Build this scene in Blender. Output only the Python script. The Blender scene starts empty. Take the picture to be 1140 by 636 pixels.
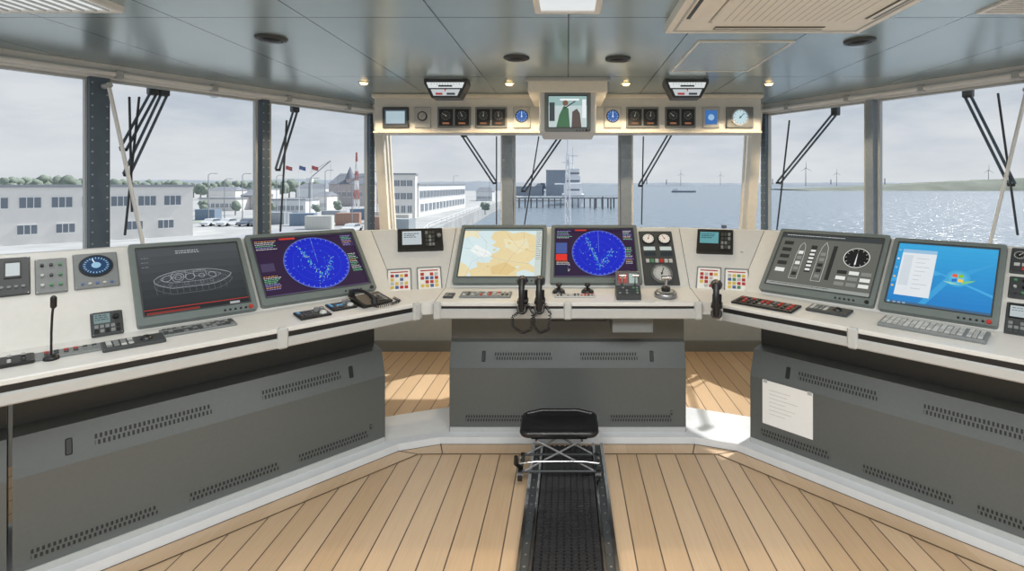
import bpy,bmesh,math,random
from mathutils import Matrix,Vector
random.seed(7)
sc=bpy.context.scene
COL=sc.collection
EYE=Vector((0,0,1.6));FP=580.;CX=632.;HY=205.
CEIL=2.36
pi=math.pi
def rad(a):return math.radians(a)
def lin(c):
    o=[]
    for v in c[:3]:
        v=v/255.
        o.append(v/12.92 if v<=.04045 else ((v+.055)/1.055)**2.4)
    return tuple(o)
# ---------------- materials
def mat(name,rgb,rough=.5,metal=0.,var=.05,scale=25,bump=0.,emit=0.,spec=.5,stretch=None):
    m=bpy.data.materials.new(name);m.use_nodes=True
    nt=m.node_tree;N=nt.nodes;L=nt.links;b=N['Principled BSDF']
    c=lin(rgb)
    tc=N.new('ShaderNodeTexCoord');no=N.new('ShaderNodeTexNoise');no.inputs['Scale'].default_value=scale
    no.inputs['Detail'].default_value=3
    if stretch:
        mp=N.new('ShaderNodeMapping');mp.inputs['Scale'].default_value=stretch
        L.new(tc.outputs['Object'],mp.inputs['Vector']);L.new(mp.outputs['Vector'],no.inputs['Vector'])
    else: L.new(tc.outputs['Object'],no.inputs['Vector'])
    r=N.new('ShaderNodeValToRGB')
    r.color_ramp.elements[0].position=.3;r.color_ramp.elements[1].position=.7
    r.color_ramp.elements[0].color=tuple(min(1,x*(1-var)) for x in c)+(1,)
    r.color_ramp.elements[1].color=tuple(min(1,x*(1+var)) for x in c)+(1,)
    L.new(no.outputs['Fac'],r.inputs['Fac'])
    if emit:
        b.inputs['Base Color'].default_value=(0.01,0.01,0.01,1)
        L.new(r.outputs['Color'],b.inputs['Emission Color']);b.inputs['Emission Strength'].default_value=emit
    else: L.new(r.outputs['Color'],b.inputs['Base Color'])
    b.inputs['Roughness'].default_value=rough;b.inputs['Metallic'].default_value=metal
    b.inputs['Specular IOR Level'].default_value=spec
    if bump:
        bp=N.new('ShaderNodeBump');bp.inputs['Strength'].default_value=bump;bp.inputs['Distance'].default_value=.01 if scale>2 else .8
        L.new(no.outputs['Fac'],bp.inputs['Height']);L.new(bp.outputs['Normal'],b.inputs['Normal'])
    return m
EM={}
def E(r,g,b,s=1.):
    k=(r,g,b,s)
    if k not in EM: EM[k]=mat('lit_%d_%d_%d'%(r,g,b),(r,g,b),.35,0,.02,10,0,s,.15)
    return EM[k]
M_top=mat('worktop_laminate',(203,204,202),.28,0,.02,40)
M_slope=mat('console_panel_paint',(202,202,198),.4,0,.02,40)
M_rail=mat('edge_rail_grey',(182,185,185),.3,.2,.02,30)
M_cab=mat('cabinet_grey_paint',(94,99,99),.28,.15,.03,60)
M_cabd=mat('cabinet_recess_shade',(60,64,65),.5,0,.05,60)
M_vent=mat('vent_slot_dark',(40,43,44),.7,0,.05,60)
M_black=mat('black_plastic',(22,23,25),.4,0,.1,40)
M_dark=mat('dark_grey_plastic',(58,62,64),.45,0,.05,40)
M_bez=mat('monitor_bezel_grey',(104,114,113),.4,0,.03,40)
M_mid=mat('mid_grey_panel',(118,123,124),.45,0,.03,40)
M_light=mat('light_grey_plastic',(178,181,180),.4,0,.03,40)
M_kb=mat('keyboard_grey',(158,161,160),.45,0,.03,40)
M_white=mat('white_plastic',(230,230,227),.4,0,.02,40)
M_slot=mat('slot_black',(12,12,13),.8,0,.1,40)
M_chrome=mat('chrome_steel',(196,196,198),.2,1,.03,40)
M_steel=mat('brushed_steel',(160,162,165),.3,.9,.06,60)
M_plate=mat('deck_plate_light',(212,217,221),.22,.05,.03,12)
M_wall=mat('wall_grey_paint',(168,176,180),.6,0,.03,20)
M_cream=mat('cream_trim',(228,223,210),.5,0,.03,20)
M_over=mat('overhead_console_grey',(212,213,210),.45,0,.03,20)
M_post=mat('steel_post_blue_grey',(84,98,110),.45,.1,.06,20)
M_post2=mat('steel_post_light',(140,152,162),.5,.1,.06,20)
M_leather=mat('black_vinyl',(24,24,26),.3,0,.15,60,.15)
M_mat=mat('ribbed_rubber',(44,44,46),.2,0,.12,60,.05)
M_paper=mat('paper',(236,237,236),.8,0,.01,40)
M_pline=mat('paper_print',(170,174,178),.8,0,.05,40)
M_red=mat('red_button',(168,52,48),.4);M_grn=mat('green_button',(76,132,92),.4);M_yel=mat('yellow_button',(204,178,84),.4)
M_blu=mat('blue_button',(74,100,148),.4);M_ac=mat('air_conditioner_cream',(240,239,232),.5,0,.02,20)
M_caulk=mat('black_caulk',(62,54,46),.7)
# planks
def plank_mat(name,w,ang=0.,lines=True):
    m=bpy.data.materials.new(name);m.use_nodes=True;nt=m.node_tree;N=nt.nodes;L=nt.links;b=N['Principled BSDF']
    tc=N.new('ShaderNodeTexCoord');mp=N.new('ShaderNodeMapping');mp.inputs['Rotation'].default_value=(0,0,ang)
    L.new(tc.outputs['Object'],mp.inputs['Vector'])
    sp=N.new('ShaderNodeSeparateXYZ');L.new(mp.outputs['Vector'],sp.inputs[0])
    def ma(op,a,bv=None):
        n=N.new('ShaderNodeMath');n.operation=op
        if hasattr(a,'is_linked'):L.new(a,n.inputs[0])
        else:n.inputs[0].default_value=a
        if bv is not None:
            if hasattr(bv,'is_linked'):L.new(bv,n.inputs[1])
            else:n.inputs[1].default_value=bv
        return n.outputs[0]
    q=ma('ADD',ma('DIVIDE',sp.outputs[0],w),100.5)
    fr=ma('FRACT',q);fl=ma('FLOOR',q)
    wn=N.new('ShaderNodeTexWhiteNoise');wn.noise_dimensions='1D';L.new(fl,wn.inputs['W'])
    g=N.new('ShaderNodeMapping');g.inputs['Scale'].default_value=(30,1.5,1);L.new(mp.outputs['Vector'],g.inputs['Vector'])
    no=N.new('ShaderNodeTexNoise');no.inputs['Scale'].default_value=3;no.inputs['Detail'].default_value=5;L.new(g.outputs['Vector'],no.inputs['Vector'])
    r=N.new('ShaderNodeValToRGB');r.color_ramp.elements[0].position=.2;r.color_ramp.elements[1].position=.85
    r.color_ramp.elements[0].color=lin((181,154,122))+(1,);r.color_ramp.elements[1].color=lin((201,176,146))+(1,)
    f=ma('ADD',ma('MULTIPLY',no.outputs['Fac'],.55),ma('MULTIPLY',wn.outputs['Value'],.45))
    L.new(f,r.inputs['Fac'])
    col=r.outputs['Color']
    if lines:
        lt=ma('LESS_THAN',fr,.006/w)
        mx=N.new('ShaderNodeMixRGB');L.new(lt,mx.inputs['Fac']);L.new(col,mx.inputs['Color1']);mx.inputs['Color2'].default_value=lin((82,70,60))+(1,)
        col=mx.outputs['Color']
    L.new(col,b.inputs['Base Color']);b.inputs['Roughness'].default_value=.36
    return m
M_plank=plank_mat('teak_planks',.115)
M_plankb=plank_mat('teak_border',.14,0,False)
# ceiling
def ceil_mat():
    m=bpy.data.materials.new('ceiling_panels');m.use_nodes=True;nt=m.node_tree;N=nt.nodes;L=nt.links;b=N['Principled BSDF']
    tc=N.new('ShaderNodeTexCoord');sp=N.new('ShaderNodeSeparateXYZ');L.new(tc.outputs['Object'],sp.inputs[0])
    def ma(op,a,bv=None):
        n=N.new('ShaderNodeMath');n.operation=op
        for i,x in enumerate((a,bv)):
            if x is None:continue
            if hasattr(x,'is_linked'):L.new(x,n.inputs[i])
            else:n.inputs[i].default_value=x
        return n.outputs[0]
    fx=ma('FRACT',ma('ADD',ma('DIVIDE',sp.outputs[0],.6),50.))
    fy=ma('FRACT',ma('ADD',ma('DIVIDE',ma('ADD',sp.outputs[1],.25),1.31),50.))
    l=ma('MAXIMUM',ma('LESS_THAN',fx,.014),ma('LESS_THAN',fy,.006))
    no=N.new('ShaderNodeTexNoise');no.inputs['Scale'].default_value=1.5;L.new(tc.outputs['Object'],no.inputs['Vector'])
    r=N.new('ShaderNodeValToRGB');r.color_ramp.elements[0].color=lin((156,176,182))+(1,);r.color_ramp.elements[1].color=lin((172,188,192))+(1,)
    L.new(no.outputs['Fac'],r.inputs['Fac'])
    mx=N.new('ShaderNodeMixRGB');L.new(l,mx.inputs['Fac']);L.new(r.outputs['Color'],mx.inputs['Color1']);mx.inputs['Color2'].default_value=lin((70,80,84))+(1,)
    L.new(mx.outputs['Color'],b.inputs['Base Color']);b.inputs['Roughness'].default_value=.22;b.inputs['Metallic'].default_value=.4
    return m
M_ceil=ceil_mat()
def glass_mat():
    m=bpy.data.materials.new('window_glass');m.use_nodes=True;nt=m.node_tree;N=nt.nodes;L=nt.links
    N.remove(N['Principled BSDF']);o=N['Material Output']
    t=N.new('ShaderNodeBsdfTransparent');t.inputs['Color'].default_value=(.965,.973,.978,1)
    g=N.new('ShaderNodeBsdfGlossy');g.inputs['Roughness'].default_value=.08
    no=N.new('ShaderNodeTexNoise');no.inputs['Scale'].default_value=2
    mm=N.new('ShaderNodeMath');mm.operation='MULTIPLY';mm.inputs[1].default_value=.012;L.new(no.outputs['Fac'],mm.inputs[0])
    x=N.new('ShaderNodeMixShader');L.new(mm.outputs[0],x.inputs['Fac'])
    L.new(t.outputs[0],x.inputs[1]);L.new(g.outputs[0],x.inputs[2]);L.new(x.outputs[0],o.inputs['Surface'])
    return m
M_glass=glass_mat()
# ---------------- mesh builder
def rrect(w,h,r,n=3,cx=0,cy=0):
    p=[]
    for (sx,sy,a0) in ((1,1,0),(-1,1,90),(-1,-1,180),(1,-1,270)):
        for i in range(n+1):
            a=rad(a0+90*i/n);p.append((cx+sx*(w/2-r)+r*math.cos(a),cy+sy*(h/2-r)+r*math.sin(a)))
    return p
class MB:
    def __init__(s):
        s.v=[];s.f=[];s.m=[];s.mats=[];s.sm=[];s.T=None
    def add(s,vs,fs,mt,smooth=False):
        if mt not in s.mats:s.mats.append(mt)
        k=s.mats.index(mt);o=len(s.v)
        for v in vs:
            v=Vector(v);s.v.append(s.T@v if s.T else v)
        for f in fs:s.f.append([i+o for i in f]);s.m.append(k);s.sm.append(smooth)
        return s
    def box(s,c,d,mt,bev=0,R=None,seg=1):
        if bev>0:
            bm=bmesh.new();bmesh.ops.create_cube(bm,size=1)
            for v in bm.verts:v.co=Vector((v.co.x*d[0],v.co.y*d[1],v.co.z*d[2]))
            bmesh.ops.bevel(bm,geom=list(bm.edges),offset=bev,segments=seg,affect='EDGES',profile=.5)
            bm.verts.index_update()
            vs=[v.co.copy() for v in bm.verts];fs=[[v.index for v in f.verts] for f in bm.faces];bm.free()
        else:
            vs=[Vector((x*d[0]/2,y*d[1]/2,z*d[2]/2)) for x in(-1,1) for y in(-1,1) for z in(-1,1)]
            fs=[(0,1,3,2),(4,6,7,5),(0,4,5,1),(2,3,7,6),(0,2,6,4),(1,5,7,3)]
        if R:vs=[R@v for v in vs]
        c=Vector(c);return s.add([v+c for v in vs],fs,mt,seg>1)
    def b2(s,x0,x1,y0,y1,z0,z1,mt,bev=0):
        return s.box(((x0+x1)/2,(y0+y1)/2,(z0+z1)/2),(abs(x1-x0),abs(y1-y0),abs(z1-z0)),mt,bev)
    def prism(s,pts,z0,z1,mt):
        n=len(pts);a=sum(pts[i][0]*pts[(i+1)%n][1]-pts[(i+1)%n][0]*pts[i][1] for i in range(n))
        if a<0:pts=pts[::-1]
        vs=[(x,y,z0) for x,y in pts]+[(x,y,z1) for x,y in pts]
        fs=[list(range(n))[::-1],list(range(n,2*n))]+[(i,(i+1)%n,n+(i+1)%n,n+i) for i in range(n)]
        return s.add(vs,fs,mt)
    def loops(s,L_,mt,smooth=True):
        n=len(L_[0][0]);vs=[];fs=[]
        for pts,z in L_:vs+=[(x,y,z if not callable(z) else z(x,y)) for x,y in pts]
        for k in range(len(L_)-1):
            for i in range(n):fs.append((k*n+i,k*n+(i+1)%n,(k+1)*n+(i+1)%n,(k+1)*n+i))
        fs+=[list(range(n))[::-1],list(range((len(L_)-1)*n,len(L_)*n))]
        return s.add(vs,fs,mt,smooth)
    def extr(s,prof,x0,x1,mt):
        n=len(prof);vs=[(x0,y,z) for y,z in prof]+[(x1,y,z) for y,z in prof]
        fs=[list(range(n)),list(range(n,2*n))[::-1]]+[(i,n+i,n+(i+1)%n,(i+1)%n) for i in range(n)]
        s.add(vs,fs,mt);return s
    def ringp(s,o,i,z0,z1,mt):
        n=len(o);vs=[(x,y,z0) for x,y in o]+[(x,y,z1) for x,y in o]+[(x,y,z1) for x,y in i]+[(x,y,z0) for x,y in i]
        fs=[]
        for k in range(n):
            j=(k+1)%n
            fs+=[(k,j,n+j,n+k),(n+k,n+j,2*n+j,2*n+k),(2*n+k,2*n+j,3*n+j,3*n+k),(3*n+k,3*n+j,j,k)]
        return s.add(vs,fs,mt)
    def cyl(s,p0,p1,r,mt,seg=16,r1=None,smooth=True):
        p0=Vector(p0);p1=Vector(p1);r1=r if r1 is None else r1
        d=(p1-p0).normalized();a=d.orthogonal().normalized();b=d.cross(a)
        vs=[];
        for p,q in((p0,r),(p1,r1)):
            for i in range(seg):
                t=2*pi*i/seg;vs.append(p+a*q*math.cos(t)+b*q*math.sin(t))
        s.add(vs,[(i,(i+1)%seg,seg+(i+1)%seg,seg+i) for i in range(seg)],mt,smooth)
        s.add(vs[:seg],[list(range(seg))[::-1]],mt);s.add(vs[seg:],[list(range(seg))],mt);return s
    def tube(s,pts,r,mt,seg=8,closed=False):
        P=[Vector(p) for p in pts];n=len(P);vs=[];a=None
        for i in range(n):
            if closed:t=(P[(i+1)%n]-P[i-1]).normalized()
            else:t=(P[min(i+1,n-1)]-P[max(i-1,0)]).normalized()
            if a is None:a=t.orthogonal().normalized()
            else:a=(a-t*a.dot(t)).normalized()
            b=t.cross(a);q=r[i] if isinstance(r,(list,tuple)) else r
            for k in range(seg):
                an=2*pi*k/seg;vs.append(P[i]+a*q*math.cos(an)+b*q*math.sin(an))
        fs=[]
        for i in range(n if closed else n-1):
            j=(i+1)%n
            for k in range(seg):fs.append((i*seg+k,i*seg+(k+1)%seg,j*seg+(k+1)%seg,j*seg+k))
        s.add(vs,fs,mt,True)
        if not closed:s.add(vs[:seg],[list(range(seg))[::-1]],mt);s.add(vs[-seg:],[list(range(seg))],mt)
        return s
    def lathe(s,prof,c,mt,seg=24,sy=1.):
        n=len(prof);vs=[]
        for i in range(seg):
            t=2*pi*i/seg
            for r,z in prof:vs.append((c[0]+r*math.cos(t),c[1]+r*math.sin(t)*sy,c[2]+z))
        fs=[]
        for i in range(seg):
            j=(i+1)%seg
            for k in range(n-1):fs.append((i*n+k,j*n+k,j*n+k+1,i*n+k+1))
        return s.add(vs,fs,mt,True)
    def q(s,x0,y0,x1,y1,z,mt):return s.add([(x0,y0,z),(x1,y0,z),(x1,y1,z),(x0,y1,z)],[(0,1,2,3)],mt)
    def disc(s,cx,cy,r,z,mt,seg=28,ry=None):
        ry=ry or r
        return s.add([(cx+r*math.cos(2*pi*i/seg),cy+ry*math.sin(2*pi*i/seg),z) for i in range(seg)],[list(range(seg))],mt)
    def ring(s,cx,cy,r0,r1,z,mt,seg=36):
        vs=[(cx+r*math.cos(2*pi*i/seg),cy+r*math.sin(2*pi*i/seg),z) for r in(r0,r1) for i in range(seg)]
        return s.add(vs,[(i,(i+1)%seg,seg+(i+1)%seg,seg+i)[::-1] for i in range(seg)],mt)
    def line(s,p,q,w,z,mt):
        p=Vector(p);q=Vector(q);d=(q-p)
        if d.length<1e-6:return s
        n=Vector((-d.y,d.x)).normalized()*w/2
        return s.add([(p.x-n.x,p.y-n.y,z),(q.x-n.x,q.y-n.y,z),(q.x+n.x,q.y+n.y,z),(p.x+n.x,p.y+n.y,z)],[(0,1,2,3)],mt)
    def pl(s,pts,w,z,mt,closed=False):
        for i in range(len(pts)-(0 if closed else 1)):s.line(pts[i],pts[(i+1)%len(pts)],w,z,mt)
        return s
    def poly(s,pts,z,mt):
        n=len(pts);a=sum(pts[i][0]*pts[(i+1)%n][1]-pts[(i+1)%n][0]*pts[i][1] for i in range(n))
        if a<0:pts=pts[::-1]
        return s.add([(x,y,z) for x,y in pts],[list(range(n))],mt)
    def mesh(s,name):
        me=bpy.data.meshes.new(name);me.from_pydata([tuple(v) for v in s.v],[],s.f)
        for m in s.mats:me.materials.append(m)
        me.polygons.foreach_set('material_index',s.m);me.polygons.foreach_set('use_smooth',s.sm);me.update();return me
def tags(o,label,cat,group,kind):
    if label:o['label']=label
    if cat:o['category']=cat
    if group:o['group']=group
    if kind:o['kind']=kind
def thing(name,label,cat,M=Matrix(),group=None,kind=None):
    o=bpy.data.objects.new(name,None);o.empty_display_size=.05;COL.objects.link(o);o.matrix_world=M;tags(o,label,cat,group,kind);return o
def solo(name,label,cat,mb,M=Matrix(),group=None,kind=None):
    o=bpy.data.objects.new(name,mb.mesh(name));COL.objects.link(o);o.matrix_world=M;tags(o,label,cat,group,kind);return o
def part(par,name,mb,label=None,M=None):
    o=bpy.data.objects.new(name,mb if isinstance(mb,bpy.types.Mesh) else mb.mesh(name));COL.objects.link(o);o.parent=par
    if M is not None:o.matrix_local=M
    if label:o['label']=label
    return o
def clone(o,M,label=None):
    def rec(src,par):
        c=src.copy();COL.objects.link(c)
        if par:
            c.parent=par;c.matrix_local=src.matrix_local.copy()
        for ch in list(src.children):rec(ch,c)
        return c
    n=rec(o,None);n.matrix_world=M
    if label:n['label']=label
    return n
T=lambda x=0,y=0,z=0:Matrix.Translation((x,y,z))
RX=lambda a:Matrix.Rotation(rad(a),4,'X')
RY=lambda a:Matrix.Rotation(rad(a),4,'Y')
RZ=lambda a:Matrix.Rotation(rad(a),4,'Z')
# surface coordinates: point of a surface plane seen along a sight line
def loc(M,px,py):
    Mi=M.inverted();o=Mi@EYE;d=Mi.to_3x3()@Vector(((px-CX)/FP,1,(HY-py)/FP));t=-o.z/d.z;p=o+d*t;return Vector((p.x,p.y))
def proj(M,x,y):
    p=M@Vector((x,y,0));d=p-EYE;return CX+FP*d.x/d.y,HY-FP*d.z/d.y
def size(M,px,py,wp,hp):
    c=loc(M,px,py);a=proj(M,c.x-.01,c.y);b=proj(M,c.x+.01,c.y);d=proj(M,c.x,c.y-.01);e=proj(M,c.x,c.y+.01)
    return c,wp/(abs(b[0]-a[0])/.02),hp/(abs(e[1]-d[1])/.02)
def quad(M,c4):
    p=[loc(M,*c) for c in c4];cx=sum(a.x for a in p)/4;cy=sum(a.y for a in p)/4
    w=((p[1].x-p[0].x)+(p[2].x-p[3].x))/2;h=((p[0].y-p[3].y)+(p[1].y-p[2].y))/2
    return Vector((cx,cy)),w,h
def W(px,py,Y):return Vector(((px-CX)/FP*Y,Y,1.6+(HY-py)/FP*Y))
# ---------------- frames
WA=46.5
FC=T(0,2.944)
FL=T(-.832,2.944)@RZ(WA)
FRR=T(.832,2.944)@RZ(-WA)
def facet(sg):
    a=rad(18.5*(1 if sg<0 else -1));ey=Vector((-math.sin(a),math.cos(a)));o=Vector((sg*.9,3.19))-ey*.29
    return T(o.x,o.y)@RZ(math.degrees(a))
FFL=facet(-1);FFR=facet(1)
SLA=math.degrees(math.atan2(.34,.31));SLL=math.hypot(.31,.34)
def S(F):return F@T(0,.29,.96)@RX(SLA)
WKA=math.degrees(math.atan2(.03,.29))
def Wk(F):return F@T(0,0,.93)@RX(WKA)
# ---------------- room
ux,uy=-.535,-.845
cor=(-1.855,5.0);LW=9.5
end=(cor[0]+ux*LW,cor[1]+uy*LW)
room=[(-1.855,5),(1.855,5),(-end[0],end[1]),(end[0],end[1])]
def grow(r,e):
    cy=sum(p[1] for p in r)/4
    return [(p[0]+(e if p[0]>0 else -e),p[1]+(e if p[1]>cy else -e)) for p in r]
solo('floor','teak plank deck with black caulked seams','floor',MB().prism(grow(room,.12),-.06,0,M_plank),kind='structure')
solo('ceiling','blue-grey satin metal ceiling panels','ceiling',MB().prism(grow(room,.12),CEIL,CEIL+.06,M_ceil),kind='structure')
SILL=1.12;HEAD=2.27
FWL=T(*cor)@RZ(57.7);FWR=T(1.855,5)@RZ(-57.7)
PW=1.02;NW=9  # rearmost side windows are out of view, added for daylight
for sg,F,nm in((-1,FWL,'wall_left'),(1,FWR,'wall_right')):
    b=MB();x1=sg*LW
    b.b2(min(0,x1),max(0,x1),0,.1,0,SILL,M_wall)
    b.b2(min(0,x1),max(0,x1),0,.1,HEAD,CEIL,M_white)
    b.b2(min(0,x1),max(0,x1),-.06,0,SILL-.03,SILL,M_white)
    a=sg*PW*NW;b.b2(min(a,x1),max(a,x1),0,.1,SILL,HEAD,M_wall)
    solo(nm,'grey painted bridge bulkhead under side windows','wall',b,F,kind='structure')
    b=MB().tube([(0,-.03,HEAD+.03),(sg*7,-.03,HEAD+.03)],.018,M_white)
    for i in range(12):b.box((sg*(.3+i*.55),-.025,HEAD+.03),(.04,.05,.05),M_light,.004)
    solo('trim_1' if sg<0 else 'trim_2','white conduit pipe clipped above the side windows','pipe',b,F,kind='structure')
b=MB().b2(-1.855,1.855,5,5.1,0,SILL,M_wall).b2(-1.855,1.855,5,5.1,2.2,CEIL,M_wall)
b.b2(-1.85,1.85,4.97,5,0,.1,M_mid)
solo('wall_front','grey painted front bulkhead under the windows','wall',b,kind='structure')
b=MB().b2(end[0],-end[0],end[1]-.1,end[1],0,.9,M_wall).b2(end[0],-end[0],end[1]-.1,end[1],2.28,CEIL,M_wall)
for k in range(9):  # unseen bays between the piers, added to let daylight in from behind
    x=end[0]+.1+(-2*end[0]-.2)*k/8;b.b2(x-.09,x+.09,end[1]-.1,end[1],.9,2.28,M_wall)
solo('wall_back','pale grey rear bulkhead with unseen bays added for daylight','wall',b,kind='structure')
wn=[0]
def window(F,x0,x1,z0,z1,mt,lean0=0,lean1=0):
    wn[0]+=1
    t=thing('window_%d'%wn[0],'large clear wheelhouse window in a painted frame','window',F,kind='structure')
    w=.016
    o=[(x0,z0),(x1,z0),(x1+lean1,z1),(x0+lean0,z1)]
    i=[(x0+w,z0+w),(x1-w,z0+w),(x1+lean1-w,z1-w),(x0+lean0+w,z1-w)]
    b=MB();b.T=T(0,.07,0)@RX(90);b.ringp(o,i,0,.04,mt);part(t,'window_frame',b)
    b=MB();b.T=T(0,.05,0)@RX(90);b.poly(i,0,M_glass);part(t,'glass_pane',b)
tn=[2]
def post(F,x,w,z0,z1,mt,lean=0,d=.09,holes=True):
    tn[0]+=1
    b=MB();b.T=RX(90)
    b.prism([(x-w/2,z0),(x+w/2,z0),(x+w/2+lean,z1),(x-w/2+lean,z1)],-.08,d-.07,mt)
    if holes:
        for k in range(16):
            f=(k+.5)/16;z=z0+(z1-z0)*f
            for e in(-1,1):b.disc(x+lean*f+e*w*.36,z,.006,.0015+d-.07,M_steel,8)
    solo('trim_%d'%tn[0],'riveted steel window post','window post',b,F,kind='structure')
for sg,F in((-1,FWL),(1,FWR)):
    for i in range(NW):
        a=sg*(PW*i+.045);c=sg*(PW*(i+1)-.045);window(F,min(a,c),max(a,c),SILL,HEAD,M_light)
    for i in range(1,NW+1):
        post(F,sg*PW*i,.055 if i==1 else (.1 if sg<0 else .08),SILL,HEAD,M_post2 if (i==1 and sg>0) else M_post,0,.08)
F0=T(0,5)
for x,l,w in((-.575,0,.1),(.56,0,.1)):post(F0,x,w,SILL,2.2,M_post2,l)
for sg in(-1,1):
    post(F0,sg*1.74,.085,SILL,CEIL,M_cream,sg*.075,.12,False)
    post(FWL if sg<0 else FWR,sg*.03,.05,SILL,HEAD,M_post,0,.08)
window(F0,-1.68,-.63,SILL,2.2,M_cream,-.06,0);window(F0,-.52,.505,SILL,2.2,M_light);window(F0,.615,1.68,SILL,2.2,M_cream,0,.06)
# stay poles
PL=FWL@T(0,-.1,0)@RX(90);PR=FWR@T(0,-.1,0)@RX(90)
for M_,a,c in((PL,(121,95),(162,285)),(PR,(1143,100),(1099,285))):
    p=loc(M_,*a);q=loc(M_,*c);b=MB();b.tube([(p.x,p.y,0),(q.x,q.y,0)],.011,M_white,10)
    for v in(p,q):b.cyl((v.x,v.y,-.08),(v.x,v.y,.012),.018,M_light,12)
    solo('stay_pole','white diagonal steel stay pole beside the window','pole',b,M_,group='diagonal window stays')
# wipers
OL=FWL@T(0,.16,0)@RX(90);OR=FWR@T(0,.16,0)@RX(90);OF=T(0,5.16)@RX(90)
def wiper(M_,a,c,e,f):
    a=loc(M_,*a);c=loc(M_,*c);e=loc(M_,*e);f=loc(M_,*f)
    t=thing('window_wiper','black pantograph wiper outside the bridge window','wiper',M_@T(a.x,a.y,0),group='window wipers')
    c=c-a;e=e-a;f=f-a;n=Vector((c.y,-c.x)).normalized()*.034
    b=MB();b.tube([(0,0,0),(c.x,c.y,0)],.0095,M_post,6);b.tube([(n.x,n.y,0),(c.x+n.x,c.y+n.y,0)],.0095,M_post,6)
    part(t,'wiper_arm',b)
    b=MB();b.box((n.x/2,n.y/2+.03,-.01),(.06,.09,.06),M_dark,.008);part(t,'wiper_motor',b)
    b=MB();b.box(((e.x+f.x)/2,(e.y+f.y)/2,.015),(.012,(e-f).length,.014),M_dark,.002,Matrix.Rotation(math.atan2((f-e).y,(f-e).x)-pi/2,3,'Z'))
    b.box((c.x+n.x/2,c.y+n.y/2,.01),(.04,.02,.02),M_black,.004);part(t,'wiper_blade',b)
wiper(OL,(186,106),(144,196),(154,108),(138,262))
wiper(OL,(331,124),(311,190),(318,134),(311,258))
wiper(OL,(174,105),(140,168),(143,108),(146,236))
wiper(OF,(518,150),(553,203),(553,152),(553,250))
wiper(OF,(628,150),(584,214),(600,152),(584,250))
wiper(OF,(748,150),(714,208),(716,152),(714,250))
wiper(OR,(931,128),(868,205),(880,134),(866,256))
wiper(OR,(1080,105),(1130,205),(1112,104),(1134,262))
# ---------------- base plate & border
def PP(sg,s,u):
    F=FL if sg<0 else FRR;v=F@Vector((sg*s,u,0));return (v.x,v.y)
pts=[PP(-1,2.6,.25),PP(-1,0,.25),(-.78,3.2),(.78,3.2),PP(1,0,.25),PP(1,2.6,.25),PP(1,2.6,.95),PP(1,.1,.75),(.76,3.66),(-.76,3.66),PP(-1,.1,.75),PP(-1,2.6,.95)]
solo('trim_40','raised pale steel base plate under the consoles','base plate',MB().prism(pts,0,.045,M_plate),kind='structure')
fr=[PP(-1,2.6,.25),PP(-1,0,.25),(-.78,3.2),(.78,3.2),PP(1,0,.25),PP(1,2.6,.25)]
fo=[PP(-1,2.6,.13),PP(-1,-.06,.13),(-.74,3.08),(.74,3.08),PP(1,-.06,.13),PP(1,2.6,.13)]
b=MB()
for i in range(5):
    b.prism([fr[i],fr[i+1],fo[i+1],fo[i]],0,.003,M_plankb)
    p=Vector(fo[i]);q=Vector(fo[i+1]);b.line(p,q,.008,.0042,M_caulk)
    b.line(Vector(fr[i])*.998,Vector(fr[i+1])*.998,.006,.0042,M_caulk);b.line(Vector(fr[i+1]),Vector(fo[i+1]),.006,.0042,M_caulk)
solo('trim_41','teak margin plank following the console bases','margin plank',b,kind='structure')
# ---------------- cabinets
def grille(par,x,w,y,h,M_):
    b=MB();b.T=M_@T(x,y,0)
    b.ringp(rrect(w+.014,h+.012,.004,1),rrect(w,h,.002,1),-.002,.002,M_cab)
    b.q(-w/2,-h/2,w/2,h/2,.0006,M_vent)
    n=int(w/.016);
    for r in range(2):
        for k in range(n):
            cx=-w/2+(k+.5)*w/n+(.004 if r else -.002);b.box((cx,(-.25+.5*r)*h,.0012),(w/n*.45,h*.5,.0022),M_cab)
    b.box((0,0,.0015),(w,h*.14,.003),M_cab)
    part(par,'ventilation_grille',b)
def cabinet(F,x0,x1,u0,label,ug,lg,latches,deep):
    xm=(x0+x1)/2;t=thing('console_cabinet',label,'cabinet',F@T(xm,u0,.045),group='dark grey console cabinets')
    w=x1-x0
    prof=[(0,0),(0,.4),(.045,.55),(deep,.565),(deep,.795),(.5,.795),(.5,0)]
    part(t,'cabinet_body',MB().extr(prof,-w/2,w/2,M_cab))
    part(t,'recess_panel',MB().b2(-w/2+.002,w/2-.002,deep-.004,deep+.01,.567,.793,M_cabd if deep>.1 else M_cab))  # wing recess: shade under the worktop put into a darker panel colour
    part(t,'kick_plate',MB().b2(-w/2+.004,w/2-.004,-.006,.03,.0,.03,M_light))
    fl=math.degrees(math.atan2(.15,.045))
    MU=T(0,0,.4)@RX(fl);ML=RX(90)
    for x,gw in ug:grille(t,x-xm,gw,.07,.045,MU)
    for x,gw in lg:grille(t,x-xm,gw,.085,.04,ML)
    for x in latches:
        b=MB();b.T=MU@T(x-xm,.07,0);b.box((0,0,.002),(.022,.065,.01),M_black,.003);part(t,'latch',b)
    b=MB();b.T=ML;b.box((w/2-.09,.12,.001),(.012,.03,.008),M_dark,.002).disc(w/2-.09,.125,.004,.0055,M_steel,10);part(t,'lock',b)
    return t
cabinet(FC,-.742,.742,.326,'dark grey steel cabinet under the centre console',[(-.28,.36),(.26,.36)],[(-.45,.38),(.46,.38)],[-.53,.53],.06)
cabinet(FL,-1.58,-.04,.335,'dark grey vented cabinet under the radar console',[(-.5,.4),(-1.13,.42)],[(-.34,.38),(-.82,.38),(-1.33,.4)],[-.24,-1.42],.14)
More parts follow.
